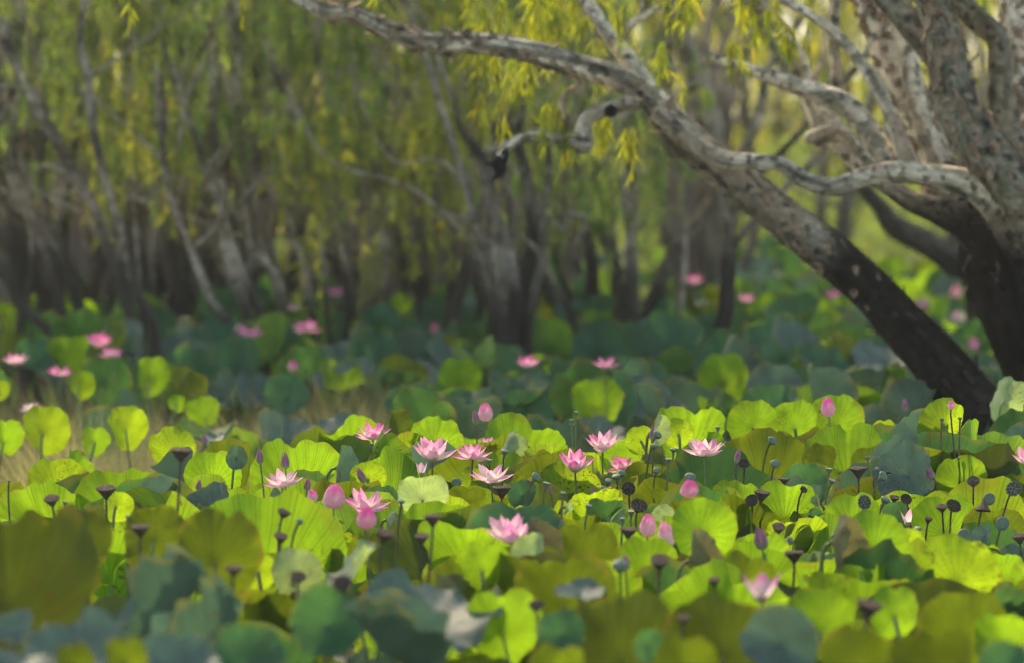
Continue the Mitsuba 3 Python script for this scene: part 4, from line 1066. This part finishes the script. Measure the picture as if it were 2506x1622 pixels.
def FL(view, x, y, w, D, opening, k, label, tilt=(8, 0), n=6, ztop=1.27, dx=.03):
    """An open bloom whose cup stands on the survey point and spreads w pixels."""
    D = D or autoD(view, y, ztop)
    p = at(view, x, y, D)
    g = np.random.default_rng(int(x * 3 + y * 11))
    wid = w * px(view, D) * (1.28 if view == 0 else 1.2)
    L = wid / 2 / (.92 * math.sin(math.radians(min(88, opening))) + .16)
    ax = np.array([math.sin(math.radians(tilt[1])), -math.sin(math.radians(tilt[0])), 1.0])
    ax /= np.linalg.norm(ax)
    B = toward(ax)
    t = thing('lotus_flower', label, 'flower')
    far = D > 33
    rings = ((n, opening, 'a', .99), (n - 1, opening * .62, 'b', .96), (3, opening * .34, 'c', .85)) if not far else ((n, opening, 'a', 1.0), (n - 1, opening * .55, 'b', .95))
    for ri, (m, op, kind, sc) in enumerate(rings):
        for j in range(m):
            a = 2 * math.pi * (j + .5 * ri + g.uniform(-.16, .16)) / m + .3
            o = math.radians(max(4, op + g.normal() * 7))
            M = B @ rz(a) @ ry(o) @ rz(g.normal() * .10) @ np.diag([1, g.uniform(.85, 1.08), 1]) * (L * sc * g.uniform(.90, 1.05))
            part(t, 'petal', {**petal(kind, int(np.clip(k + g.integers(-1, 2) * (g.random() < .4), 0, 3)), 'petal_material', far), 'to_world': xform(M, p + B @ np.array([.05 * L * math.cos(a), .05 * L * math.sin(a), 0]))})
    part(t, 'receptacle', {**RECEPT, 'to_world': xform(B * L, p)})
    part(t, 'stamens', {**STAMENS, 'to_world': xform(B * L, p)}, kind='stuff')
    reserve(p + np.random.default_rng(1).normal(size=(60, 3)) * wid * .2 + [0, 0, wid * .18], D)
    stem_to(t, p + ax * .01, ax, dx, g.normal() * .05)


def BD(view, x, y, w, h, D, kind, k, label, tilt=(4, 0), ztop=1.2, dx=.03):
    """A closed bud standing on the survey point, w wide and h tall: 'r' rosy and swollen, 'm' mauve and pointed."""
    D = D or autoD(view, y, ztop)
    p = at(view, x, y, D)
    g = np.random.default_rng(int(x * 5 + y * 7))
    W, H = w * px(view, D), h * px(view, D)
    ax = np.array([math.sin(math.radians(tilt[1])), -math.sin(math.radians(tilt[0])), math.cos(math.radians(tilt[1]))])
    ax /= np.linalg.norm(ax)
    B = toward(ax)
    t = thing('lotus_bud', label, 'flower bud')
    mat = 'petal_material' if kind == 'r' else 'mauve_bud_material'
    for ri, (kd, m) in enumerate((('w', 5), ('v', 5)) if kind == 'r' else (('p', 4), ('q', 3))):
        rad = .34 if kind == 'r' else .21
        for j in range(m):
            a = 2 * math.pi * (j + .5 * ri) / m + g.uniform(-.15, .15)
            q = g.uniform(.94, 1.06)
            M = B @ rz(a) @ np.diag([W / 2 / rad * q, W / 2 / rad * q, H * (1 if ri else g.uniform(.80, 1.0))])
            part(t, 'petal', {**petal(kd, k, mat, D > 33), 'to_world': xform(M, p)})
    reserve(p + np.random.default_rng(1).normal(size=(40, 3)) * W * .3 + ax * H * .5, D)
    stem_to(t, p + ax * .004, ax, dx, g.normal() * .05, .004)


FLOWERS = [
    (5, 310, 990, 335, 26.0, 74, 1, 'wide open pink bloom beneath the two tall mauve buds'),
    (5, 1570, 785, 315, 27.0, 44, 1, 'white and pink goblet flower standing over a pale dome shaped leaf'),
    (5, 1905, 765, 305, 27.4, 66, 2, 'pink star bloom with flat lower petals just behind the goblet flower'),
    (5, 1070, 600, 290, 28.4, 58, 2, 'highest open pink bloom of the middle belt, on a thin straight stem'),
    (5, 1010, 1200, 385, 25.2, 60, 2, 'pink bloom half hidden behind a blurred closed flower'),
    (6, 165, 860, 315, 26.3, 66, 1, 'pale pink star bloom above a dark seed cup'),
    (6, 792, 785, 205, 26.8, 32, 2, 'small pink goblet flower on twin stems before the big pale and lime leaf'),
    (6, 1000, 625, 255, 28.0, 48, 1, 'pale pink cupped flower with pointed petals in the middle of the belt'),
    (6, 1150, 765, 240, 28.4, 70, 3, 'deep pink bloom peering over the rim of an olive leaf'),
    (6, 1768, 665, 315, 27.0, 60, 1, 'lone pink star bloom on a tall pale stem before a tall lime leaf'),
    (6, 310, 1325, 360, 22.6, 46, 1, 'blurred cup shaped pink bloom close by, over a whitish leaf'),
    (6, 140, 580, 125, 28.3, 60, 2, 'small pink bloom tucked behind the star bloom and a crinkled leaf'),
    (7, 2200, 730, 230, 26.8, 50, 1, 'white and pink bloom cut by the frame edge'),
    (0, 37, 846, 54, None, 58, 2, 'far pink bloom nearest the frame edge among shaded leaves'),
    (0, 140, 874, 54, None, 62, 3, 'far magenta bloom low beside the narrow bright lime leaf'),
    (0, 230, 810, 46, None, 34, 3, 'far pink cupped bloom, upper one of a touching pair'),
    (0, 258, 829, 52, None, 66, 3, 'far flat magenta bloom, lower one of a touching pair'),
    (0, 579, 782, 60, None, 66, 3, 'far magenta bloom at the foot of the dark footed clump'),
    (0, 710, 772, 60, None, 62, 3, 'far magenta bloom right of the dark footed clump'),
    (0, 781, 692, 42, None, 50, 3, 'farthest deep pink bloom before the dark wood'),
    (0, 683, 724, 34, None, 50, 0, 'far pale peach bloom beside the farthest deep pink one'),
    (0, 1225, 854, 52, None, 54, 3, 'far pink bloom at the foot of the stout split trunk'),
    (0, 1408, 854, 55, None, 60, 3, 'far pink bloom halfway between the split trunk and the thin black stem'),
    (0, 1614, 662, 40, None, 50, 3, 'far pink bloom highest in the shade left of the thin black stem'),
    (0, 1735, 704, 40, None, 56, 2, 'far pale pink bloom right of the thin black stem'),
    (0, 1936, 695, 36, None, 50, 3, 'far magenta bloom touching the underside of the leaning trunk'),
    (0, 2143, 718, 36, None, 46, 2, 'far pink bloom in the gap between the leaning and the upright trunk'),
    (0, 73, 953, 46, 35.5, 70, 0, 'peach coloured bloom lying low at the top of a glowing round leaf'),
]
for r in FLOWERS:
    FL(*r, **({'tilt': (2, 0)} if r[0] == 0 else {}))

BUDS = [
    (5, 740, 1180, 185, 215, 24.4, 'r', 2, 'large soft pink closed flower beside the two lobed lime leaf', (0, 3)),
    (5, 570, 1122, 85, 112, 24.8, 'r', 3, 'small magenta bud left of the large soft pink closed flower', (0, -6)),
    (5, 1025, 1350, 165, 200, 22.0, 'r', 3, 'blurred pink closed flower standing before a bloom', (0, -4)),
    (6, 1655, 978, 130, 140, 23.6, 'r', 3, 'pink bud with only its top showing over the round topped soft green leaf', (0, 0)),
    (6, 1340, 1272, 122, 180, 24.0, 'r', 2, 'closed pink bud, upright one of two side by side', (0, 2)),
    (6, 1500, 1352, 122, 205, 23.4, 'r', 1, 'closed pink and white bud, lower one of two side by side', (0, -12)),
    (6, 125, 402, 108, 145, 28.8, 'r', 2, 'tall plump pink bud at the top of the long sloping lime leaf', (0, -5)),
    (7, 705, 368, 104, 152, 28.9, 'r', 3, 'lone magenta bud on a long bowed stem before the row of rounded lime leaves', (0, -6)),
    (7, 1622, 312, 52, 68, 27.2, 'r', 3, 'magenta bud tip peeping over the bright lime fold near the trunk foot', (0, 4)),
    (7, 1280, 330, 46, 105, 31.0, 'm', 0, 'blurred reddish bud standing before the dark trunk foot', (0, -4)),
    (5, 128, 800, 58, 132, 26.6, 'm', 0, 'tall mauve pointed bud, first of two above the wide open bloom', (0, -6)),
    (5, 340, 845, 72, 150, 26.0, 'm', 0, 'tall mauve pointed bud, second of two above the wide open bloom', (0, -5)),
    (5, 515, 1028, 55, 118, 26.0, 'm', 0, 'short dark mauve bud right of the wide open bloom', (0, 8)),
    (5, 998, 962, 62, 142, 26.8, 'm', 0, 'mauve bud leaning over the glowing yellow round leaf', (0, -24)),
    (6, 48, 425, 50, 115, 28.6, 'm', 0, 'mauve bud left of the tall plump pink bud', (0, -5)),
    (6, 615, 955, 34, 82, 26.4, 'm', 0, 'little mauve bud at the foot of the big pale and lime leaf', (0, -8)),
    (6, 942, 975, 40, 92, 26.0, 'm', 0, 'mauve bud crossing the stalk of a plump green seed head', (0, -18)),
    (6, 1372, 545, 36, 120, 28.0, 'm', 0, 'slim mauve bud rising behind the topmost green seed head', (0, 2)),
    (6, 2008, 718, 48, 118, 26.8, 'm', 0, 'pinkish pointed bud beside a dark seed disc', (0, 12)),
    (7, 1495, 832, 62, 90, 26.8, 'm', 0, 'mauve bud tilted over beside a bent stalk', (0, -38)),
    (8, 1118, 285, 62, 112, 22.8, 'm', 0, 'blurred mauve bud in front of the small yellow leaf', (0, -12)),
    (8, 456, 385, 46, 80, 21.4, 'm', 0, 'blurred mauve bud tip left of the big round seed head', (0, -4)),
    (4, 908, 748, 25, 52, 25.8, 'm', 0, 'small dark bud on a leaning stem left of the short dark mauve bud', (0, 10)),
    (4, 942, 535, 28, 46, 31.5, 'm', 0, 'tiny blurred mauve bud over the sedge', (0, -14)),
    (0, 681, 862, 24, 26, 41.0, 'r', 3, 'far tight pink bud over a round dark leaf in the shade', (0, 0)),
    (0, 1010, 776, 20, 26, 47.0, 'r', 3, 'far pink bud in the shade left of the stout split trunk', (0, 0)),
    (0, 2222, 692, 24, 28, 54.0, 'r', 2, 'far pink bud, uppermost of three beside the upright trunk', (0, 0)),
    (0, 2222, 748, 21, 24, 50.0, 'r', 1, 'far pale pink bud, middle of three beside the upright trunk', (0, 0)),
    (0, 2263, 812, 24, 28, 45.0, 'r', 3, 'far pink bud, lowest of three beside the upright trunk', (0, 0)),
]
for r in BUDS:
    BD(*r[:9], tilt=r[9])


def shedding(view, x, y, L, D, petals, label):
    """A bloom that has lost all but a few petals: seed head, yellow fringe and the petals left (azimuth, opening)."""
    p = at(view, x, y, D)
    L = L * px(view, D)
    t = thing('lotus_flower', label, 'flower')
    for a, o in petals:
        part(t, 'petal', {**petal('a', 1 if D > 22 else 2, 'petal_material'), 'to_world': xform(rz(math.radians(a)) @ ry(math.radians(o)) * L, p)})
    part(t, 'receptacle', {**RECEPT, 'to_world': xform(np.eye(3) * L * .9, p)})
    part(t, 'stamens', {**STAMENS, 'to_world': xform(np.eye(3) * L * .8, p)}, kind='stuff')
    reserve(p + np.random.default_rng(1).normal(size=(60, 3)) * L * .3 + [0, 0, L * .4], D)
    stem_to(t, p, (0, 0, 1), .03)


shedding(5, 1478, 905, 130, 26.4, [(175, 16), (10, 14), (95, 20)], 'shedding white bloom with two upright petals just below the goblet flower')
shedding(7, 1298, 1190, 135, 25.6, [(180, 18), (-60, 6)], 'shedding white bloom with two petals and yellow stamens among brown seed heads')
shedding(8, 1112, 545, 178, 19.6, [(178, 26), (2, 24), (85, 30)], 'blurred bloom in the near rows with just two pink and white petals left')


# ---------------------------------------------------------------- seed heads
def pod_solid(kind):
    """Seed head of unit top radius along +z, its flat top at z = 0."""
    rows = {'b': [(0, -1.36), (.13, -1.34), (.24, -1.18), (.44, -.86), (.68, -.52), (.88, -.24), (1.0, -.06), (.97, .03), (0, .05)],
            'g': [(0, -1.42), (.16, -1.40), (.30, -1.22), (.62, -.78), (.88, -.36), (.98, -.14), (.96, -.02), (.84, .10), (.5, .19), (0, .22)],
            'c': [(0, -1.75), (.24, -1.73), (.34, -1.5), (.60, -.80), (.86, -.22), (.97, -.04), (.94, .02), (0, .04)]}[kind]
    n = 44
    body = m3.CrossSection([np.array(rows[::1])]).revolve(n)
    m = body.to_mesh()
    v, f = np.array(m.vert_properties[:, :3], float), np.array(m.tri_verts)
    th, r = np.arctan2(v[:, 1], v[:, 0]), np.hypot(v[:, 0], v[:, 1])
    lob = {'b': .055, 'g': .02, 'c': .03}[kind]
    side = np.clip((r - .2) / .5, 0, 1)
    sc = 1 + lob * np.cos(11 * th) * side + .04 * np.sin(2 * th + 1) * side
    v[:, 0] *= sc
    v[:, 1] *= sc
    v[:, 2] += .03 * np.sin(3 * th) * side
    solid = m3.Manifold(m3.Mesh(v.astype(np.float32), f.astype(np.uint32)))
    holes, seeds = [], []
    spots = [(0, 0)] + [(.40 * math.cos(a), .40 * math.sin(a)) for a in np.arange(5) * 2 * math.pi / 5 + .3] + [(.73 * math.cos(a), .73 * math.sin(a)) for a in np.arange(11) * 2 * math.pi / 11]
    hr = {'b': .155, 'g': .095, 'c': .07}[kind]
    top = {'b': .05, 'g': .18, 'c': .04}[kind]
    for x, y in spots:
        z = top - (.30 * (x * x + y * y) if kind == 'g' else 0)
        holes.append(m3.Manifold.cylinder(.5, hr * .75, hr, 10).translate([x, y, z - .34]))
        seeds.append(trimesh.creation.icosphere(0, hr * .62).apply_translation([x, y, z - (.20 if kind == 'b' else .07)]))
    solid = solid - m3.Manifold.batch_boolean(holes, m3.OpType.Add)
    m = solid.to_mesh()
    return trimesh.Trimesh(m.vert_properties[:, :3], m.tri_verts), trimesh.util.concatenate(seeds)


HEADS = {}
for kd, mt in (('b', 'brown_pod_material'), ('g', 'green_pod_material'), ('c', 'green_pod_material'), ('o', 'olive_pod_material')):
    s, sd = pod_solid({'o': 'b'}.get(kd, kd))
    HEADS[kd] = (mikit.ply(s, mt, smooth=35), mikit.ply(sd, 'seed_material' if kd != 'g' else 'olive_pod_material', smooth=True))


def PD(view, x, y, w, D, kind, lean, dx, label, fringe_kind=None, tall=1.0):
    """A seed head whose top is at the survey point, w wide; lean = degrees tipped towards the camera and to the side; dx = where the stem foot stands aside."""
    D = D or autoD(view, y, 1.15)
    p = at(view, x, y, D)
    R = w * px(view, D) / 2 * (1.0 if D > 24 else .86)
    if kind == 'g' and lean[0] < 72:
        lean = (lean[0] * .6, lean[1])
    a, b = math.radians(lean[0]), math.radians(lean[1])
    ax = np.array([math.sin(b) * max(.25, abs(math.cos(a))), -math.sin(a), math.cos(a) * math.cos(b)])
    ax /= np.linalg.norm(ax)
    B = toward(ax) @ rz((x * 7 + y) % 6.28) @ np.diag([1, 1 + .12 * math.sin(x), tall])
    t = thing('lotus_seed_head', label, 'seed head')
    part(t, 'head', {**HEADS[kind][0], 'to_world': xform(B * R, p)})
    part(t, 'seeds', {**HEADS[kind][1], 'to_world': xform(B * R, p)}, kind='stuff')
    foot = {'b': 1.33, 'o': 1.33, 'g': 1.40, 'c': 1.72}[kind] * tall
    if fringe_kind:
        part(t, 'stamens', {**(WITHER if fringe_kind == 'w' else YELFRINGE), 'to_world': xform(toward(ax) * R * (2.0 if fringe_kind == 'w' else 1.7), p - ax * foot * R * .96)}, kind='stuff')
    reserve(p + np.random.default_rng(1).normal(size=(50, 3)) * R * .5 - ax * R * .5 - np.array([0, 0, R]) * np.linspace(0, 3.6, 50)[:, None], D)
    stem_to(t, p - ax * foot * R, ax, dx, .02, .0042 if D > 24 else .005, 'brown_stalk_material' if kind in 'bo' else 'stalk_material')


PODS = [
    # survey crop 7: the cluster at the frame's sunny end
    (7, 283, 540, 78, 27.4, 'g', (60, 35), -.10, 'grey green round seed head on a bowed stem, upper of two below the rounded leaves'),
    (7, 302, 715, 76, 27.0, 'g', (70, 20), -.04, 'grey green round seed head, lower of two below the rounded leaves'),
    (7, 62, 718, 84, 26.8, 'b', (62, -12), .0, 'dark seed disc next to the pinkish pointed bud'),
    (7, 353, 830, 106, 26.3, 'b', (4, 2), -.02, 'upright brown seed cup standing alone before the round lime leaf with fine veins'),
    (7, 202, 932, 120, 25.9, 'b', (8, 6), -.03, 'brown seed cup next to a dark disc, on a stout stem'),
    (7, 122, 995, 94, 25.8, 'b', (70, -18), .03, 'dark seed disc facing the viewer beside a brown cup'),
    (7, 925, 752, 122, 26.6, 'b', (6, -2), .0, 'largest upright brown seed cup, next to the yellow fringed head'),
    (7, 997, 668, 48, 27.0, 'c', (0, 0), .0, 'pale narrow seed head with a fringe of yellow stamens', 'y'),
    (7, 708, 755, 56, 26.6, 'c', (10, 8), -.03, 'small green seed cone, upper one of two on the tall brown stem', 'w'),
    (7, 730, 842, 54, 26.4, 'c', (14, 22), -.06, 'small green seed cone, lower one of two on the tall brown stem', 'w'),
    (7, 1118, 808, 82, 26.4, 'g', (60, 45), -.08, 'round green seed head on a crook shaped stem'),
    (7, 972, 1010, 116, 25.4, 'o', (72, 8), .0, 'seed disc with pale rims round its holes facing the viewer under the largest cup'),
    (7, 1135, 985, 78, 25.9, 'g', (35, 30), -.05, 'hanging green seed head with a withered brown fringe', 'w'),
    (7, 1286, 985, 92, 25.7, 'b', (66, -20), .10, 'black seed disc on a bent dark stem over the shedding white bloom'),
    (7, 1200, 970, 76, 26.4, 'b', (20, 10), .0, 'brown seed cup half sunk behind a leaf left of the black disc'),
    (7, 1792, 848, 96, 26.3, 'b', (40, -4), .02, 'brown seed head with open top above the nodding one'),
    (7, 1866, 1075, 116, 25.4, 'b', (168, -6), -.12, 'brown seed head hanging upside down from a hooked stem'),
    (7, 1912, 985, 92, 26.0, 'g', (75, 10), .0, 'round grey green seed head right of the nodding one'),
    (7, 1712, 905, 60, 26.6, 'g', (20, 30), -.03, 'little green seed head with a brown foot', 'w'),
    (7, 2098, 908, 124, 25.8, 'o', (66, 24), -.16, 'large grey green seed disc with big holes, topmost at the frame edge'),
    (7, 2012, 1170, 104, 25.1, 'g', (76, 4), -.14, 'light green seed disc pitted with holes on a hooked stem'),
    (7, 1555, 1040, 86, 25.8, 'b', (22, -6), .0, 'brown seed cup touching a dark disc above the pale mottled leaf'),
    (7, 1645, 1035, 116, 25.6, 'b', (60, 14), -.06, 'dark seed disc tipped beside a brown cup above the pale mottled leaf'),
    (7, 1457, 1130, 56, 25.5, 'b', (20, 10), .0, 'narrow shrivelled brown seed head before the wide lime leaf', None, 1.5),
    (7, 1722, 1258, 100, 24.9, 'g', (72, 0), .0, 'round green seed head low under the tipped dark disc'),
    (7, 2140, 1260, 110, 24.6, 'b', (14, -6), -.02, 'brown seed cup at the frame edge on twin stems'),
    (7, 325, 1190, 112, 25.1, 'b', (26, 4), .02, 'brown seed cup lying low before the small yellow leaf'),
    (7, 412, 1300, 86, 23.9, 'g', (70, 40), .02, 'blurred green seed head half behind the lime leaf'),
    (7, 440, 1385, 160, 22.6, 'b', (6, -2), .0, 'blurred large brown seed cup right of the two petalled bloom'),
    (7, 1557, 378, 44, 27.2, 'c', (4, 4), -.01, 'small dark seed cone on a tall stem before the lime fold', None),
    (7, 1692, 372, 34, 27.1, 'c', (0, 0), .0, 'seed head with orange fringe against the black trunk foot', 'y'),
    (7, 1680, 675, 26, 27.0, 'c', (0, 0), .0, 'tiny dark bud like seed head before the shaded olive leaf'),
    (7, 515, 912, 62, 25.85, 'b', (40, 30), .0, 'brown seed head peeping from under the green cones'),
    (7, 1372, 1205, 62, 25.2, 'g', (40, -10), .0, 'green seed head under the shedding white bloom'),
    (7, 752, 1262, 60, 25.0, 'g', (40, 60), -.10, 'pale seed head on an arching dark stem at the foot of the tall brown stem'),
    # survey crop 6: green ones in the middle
    (6, 266, 622, 60, 27.2, 'g', (22, 12), -.02, 'green seed head with brown fringe above the olive lime leaf', 'w'),
    (6, 150, 690, 44, 27.2, 'c', (6, 0), .0, 'small green seed cone behind the pale pink star bloom'),
    (6, 505, 815, 80, 26.2, 'g', (48, 40), -.07, 'drooping green seed head with brown fringe before the dark leaf', 'w'),
    (6, 578, 862, 60, 26.2, 'c', (10, 14), -.03, 'green seed cone with brown fringe left of the small goblet flower', 'w'),
    (6, 1048, 845, 66, 26.5, 'g', (40, 20), -.02, 'green seed head, lowest of three in a row before the olive leaf'),
    (6, 1102, 808, 66, 26.6, 'g', (30, -10), -.02, 'green seed head, middle of three in a row before the olive leaf', 'w'),
    (6, 1150, 785, 64, 26.8, 'g', (50, 30), -.02, 'green seed head, highest of three in a row before the olive leaf'),
    (6, 1018, 915, 86, 26.0, 'g', (48, 38), -.05, 'plump ribbed green seed head over the glowing lime leaf', 'w'),
    (6, 1412, 765, 70, 27.0, 'g', (60, 20), -.05, 'green seed head under two others on the tall brown stems', 'w'),
    (6, 1388, 580, 62, 27.3, 'g', (40, 10), -.03, 'green seed head, second down on the tall brown stems'),
    (6, 1418, 495, 76, 27.5, 'g', (44, 34), -.05, 'topmost green seed head on the tall brown stems'),
    (6, 1535, 608, 50, 27.3, 'g', (24, 4), .0, 'small green seed head on a thin brown stem right of the topmost one', 'w'),
    (6, 1495, 682, 48, 27.0, 'c', (8, 0), -.02, 'small green seed cone low on a thin brown stem', 'w'),
    (6, 1662, 815, 90, 25.4, 'g', (70, 0), .0, 'domed green seed head just above a pink bud'),
    (6, 1870, 442, 48, 27.8, 'c', (2, 4), .0, 'grey green seed cone behind the tall lime lobe'),
    (6, 1922, 560, 46, 27.8, 'g', (60, 10), .0, 'small green seed head right of the tall lime lobe'),
    (6, 1195, 905, 102, 25.9, 'b', (74, -8), .03, 'black seed disc facing the viewer in the middle of the belt'),
    (6, 240, 895, 136, 25.6, 'b', (5, 0), .0, 'dark seed cup right under the pale pink star bloom'),
    (6, 1276, 1030, 128, 24.8, 'b', (42, 16), -.02, 'tilted brown seed head with ragged holes above the closed pink buds'),
    (6, 1215, 1075, 58, 24.9, 'c', (10, 0), .0, 'dull brown seed cone left of the tilted ragged head'),
    (6, 1195, 1210, 140, 22.8, 'b', (10, 4), -.02, 'blurred dark seed cup left of the closed pink buds'),
    (6, 1430, 1440, 178, 21.2, 'b', (26, 0), .0, 'big round blurred dark seed head in the near rows'),
    (6, 705, 935, 56, 23.6, 'c', (8, 8), -.02, 'blurred grey green seed cone before the big pale and lime leaf'),
    (6, 895, 1030, 62, 23.8, 'c', (10, 14), -.03, 'blurred grey green seed cone under the glowing lime leaf'),
    (6, 802, 328, 50, 28.2, 'c', (2, 4), .0, 'pale topped seed head, higher of two on tall twin stems'),
    (6, 765, 388, 46, 28.0, 'c', (2, -2), .01, 'pale topped seed head with yellow fringe, lower of two on tall twin stems', 'y'),
    (6, 1150, 1130, 54, 24.0, 'c', (4, 0), .0, 'grey green seed cone over the blurred dark cup'),
    # survey crop 5
    (5, 1060, 628, 42, 27.6, 'c', (4, 0), .0, 'little green seed cone right under the highest open bloom'),
    (5, 1140, 880, 58, 27.2, 'c', (8, 14), -.02, 'green seed cone with rusty fringe beside the glowing yellow round leaf', 'w'),
    (5, 1770, 955, 86, 26.6, 'g', (74, 10), .04, 'dark green round seed disc on a hooked stem under the pink star bloom'),
    (5, 1310, 1110, 70, 23.4, 'g', (20, 10), .0, 'blurred green seed head before the pale dome shaped leaf'),
    (5, 1570, 1235, 182, 21.4, 'b', (6, 0), .0, 'blurred dark brown seed cup before the wide blue green leaf'),
    (5, 1480, 1400, 150, 21.8, 'b', (16, 0), .0, 'blurred brown seed head low beside the dark brown cup'),
    (5, 1170, 1375, 172, 20.8, 'b', (16, 14), -.02, 'blurred dark seed head right of the silver wavy leaf'),
    (5, 330, 1200, 130, 22.4, 'b', (18, 22), -.02, 'blurred brown seed head tipped over the two lobed lime leaf'),
    (5, 300, 1400, 150, 21.8, 'b', (20, 6), .0, 'blurred black seed head under the tipped brown one'),
    (5, 462, 1280, 78, 22.2, 'g', (50, 34), -.06, 'blurred green seed head with rusty foot beside the tipped brown one', 'w'),
    # survey crop 4
    (4, 830, 560, 106, 22.4, 'b', (8, 2), .0, 'blurred brown seed cup standing high against the sedge'),
    (4, 486, 735, 86, 24.2, 'b', (14, 0), .0, 'brown seed cup behind the narrow upright lime leaf'),
    (4, 236, 782, 84, 24.0, 'b', (24, -6), .0, 'brown seed head low behind the huge twin humped leaf'),
    (4, 300, 798, 28, 24.6, 'c', (8, 10), .0, 'small dark seed cone right behind the huge twin humped leaf'),
    (4, 42, 700, 20, 25.6, 'c', (4, 8), .0, 'thin dark seed cone near the frame edge at the sedge'),
    (4, 643, 912, 96, 20.8, 'b', (10, 0), .0, 'blurred dark seed cup standing before the olive leaf with rounded top'),
    (4, 585, 862, 28, 21.8, 'c', (8, 6), -.04, 'thin dark seed head leaning beside the narrow upright lime leaf'),
    (4, 1072, 1100, 92, 19.0, 'b', (14, 6), .0, 'blurred dark seed head behind the grey folded leaves'),
    (4, 1372, 1140, 78, 20.4, 'b', (34, 10), .0, 'blurred dark seed head left of the silver wavy leaf'),
    (4, 1570, 1168, 112, 18.4, 'b', (50, 0), .0, 'blurred black round seed head under the silver wavy leaf'),
    # survey crop 8
    (8, 25, 550, 88, 19.0, 'b', (40, 0), .0, 'blurred black seed head on a slim stalk in the near rows'),
    (8, 1635, 545, 136, 19.4, 'b', (14, 10), .0, 'large brown seed cup low in the near rows under the withered folded leaf'),
    (8, 430, 355, 92, 21.0, 'g', (64, 0), .0, 'blurred grey green seed head left of the big round dark one'),
    (8, 735, 610, 76, 18.4, 'b', (16, 0), .0, 'blurred dark seed head before the dark olive leaf'),
    (8, 885, 428, 70, 21.0, 'b', (20, 0), .0, 'blurred brown seed head at the foot of the withered brown fold'),
]
for r in PODS:
    PD(*r)

# leaves that fill the bed, nearest first; the rest of the far crowd is one mass
gl = np.random.default_rng(77)
fill = []
for D0, D1, n, z0, z1 in ((14.5, 17.5, 26, .70, .95), (17.5, 22, 46, .6, .86), (22, 26, 80, .60, .95), (26, 31, 120, .55, .95), (31, 34, 30, .5, .95), (34, 38, 50, .75, 1.1), (38, 44, 120, .85, 1.22), (44, 50, 130, .85, 1.2), (50, 58, 150, .8, 1.15), (58, 72, 170, .8, 1.1)):
    for _ in range(n):
        D = gl.uniform(D0, D1)
        x = gl.uniform(-1, 1) * (D * 1253 / FPX + .35)
        if 29.5 < D < 41 and x < -.55 and gl.random() < .92:
            continue
        if D > 58 and x < .0 * D and gl.random() < .8:
            continue
        fill.append((D, x, gl.uniform(z0, z1)))
for r, t in zip(LEAVES, TOPS):       # lower neighbours that stand before the surveyed leaves and cover their stalks
    if r[4] > 31.5 or r[4] < 21.5:
        continue
    p, R = at(r[0], r[1], t + .8 * r[3], r[4]), r[3] * px(r[0], r[4])
    for _ in range(1 + (r[4] < 25)):
        fill.append((r[4] - gl.uniform(.15, .55), p[0] + gl.uniform(-.9, .9) * R, min(1.1, p[2] - R * gl.uniform(.2, .7))))
fill.sort()
mass, stand = [], []


def lowered(p, R, kw):
    """The height at which a filling leaf no longer hides the surveyed flowers, seed heads and leaves beyond it; None if there is none."""
    p = np.array(p, float)
    q = leaf_mesh(R, kw['fold'], kw['cup'], kw['wave'], 0, kw['seed'], 8, 30)[0] @ leaf_rotation(kw['pitch'], kw['az'], kw['roll'], kw['spin']).T
    while p[2] > .25:
        c = {(int(u // CELL), int(v // CELL)) for u, v in seen_at(q + p)}
        if sum(hard.get(a, 0) > p[1] for a in c) <= 1 and sum(shown.get(a, 0) > p[1] - .05 for a in c) <= .06 * len(c):
            return p[2]
        p[2] -= .06
    return None


for D, x, z in fill:
    R = gl.uniform(.22, .36) if D < 34 else gl.uniform(.17, .28)
    away = gl.random() < (.62 if D < 34 else .35)
    kw = dict(R=R, pitch=gl.uniform(28, 72) if away else gl.uniform(15, 60), az=(180 if away else 0) + gl.normal() * 28, roll=gl.normal() * 12, spin=gl.normal() * 25, fold=abs(gl.normal()) * .3 + .15, cup=gl.uniform(.1, .45), wave=gl.uniform(.07, .15),
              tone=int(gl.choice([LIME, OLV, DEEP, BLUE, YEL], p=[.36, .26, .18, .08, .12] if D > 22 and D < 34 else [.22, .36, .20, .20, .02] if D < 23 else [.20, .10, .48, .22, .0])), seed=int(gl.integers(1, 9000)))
    far = D > 34
    kw.update(nr=7 if far else 9, nt=40 if far else 56)
    z = lowered((x, D, z), R, kw)
    if z is None:
        continue
    pos = np.array([x, D, z])
    stand.append((R / D * (z - .35) * (1 if D < 34 else .6), pos, kw))
stand.sort(key=lambda a: -a[0])
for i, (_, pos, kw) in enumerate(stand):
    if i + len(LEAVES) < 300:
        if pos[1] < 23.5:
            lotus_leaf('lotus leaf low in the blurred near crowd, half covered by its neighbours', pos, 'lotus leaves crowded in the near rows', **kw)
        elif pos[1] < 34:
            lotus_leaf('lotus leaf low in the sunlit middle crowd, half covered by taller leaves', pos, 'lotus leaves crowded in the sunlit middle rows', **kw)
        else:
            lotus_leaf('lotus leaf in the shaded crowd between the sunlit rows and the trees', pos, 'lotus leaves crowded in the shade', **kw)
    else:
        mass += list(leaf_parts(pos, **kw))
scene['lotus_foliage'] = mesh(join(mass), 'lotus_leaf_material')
labels['lotus_foliage'] = {'kind': 'stuff', 'label': 'crowd of lesser lotus leaves filling the bed back to the tree feet', 'category': 'lotus leaves'}
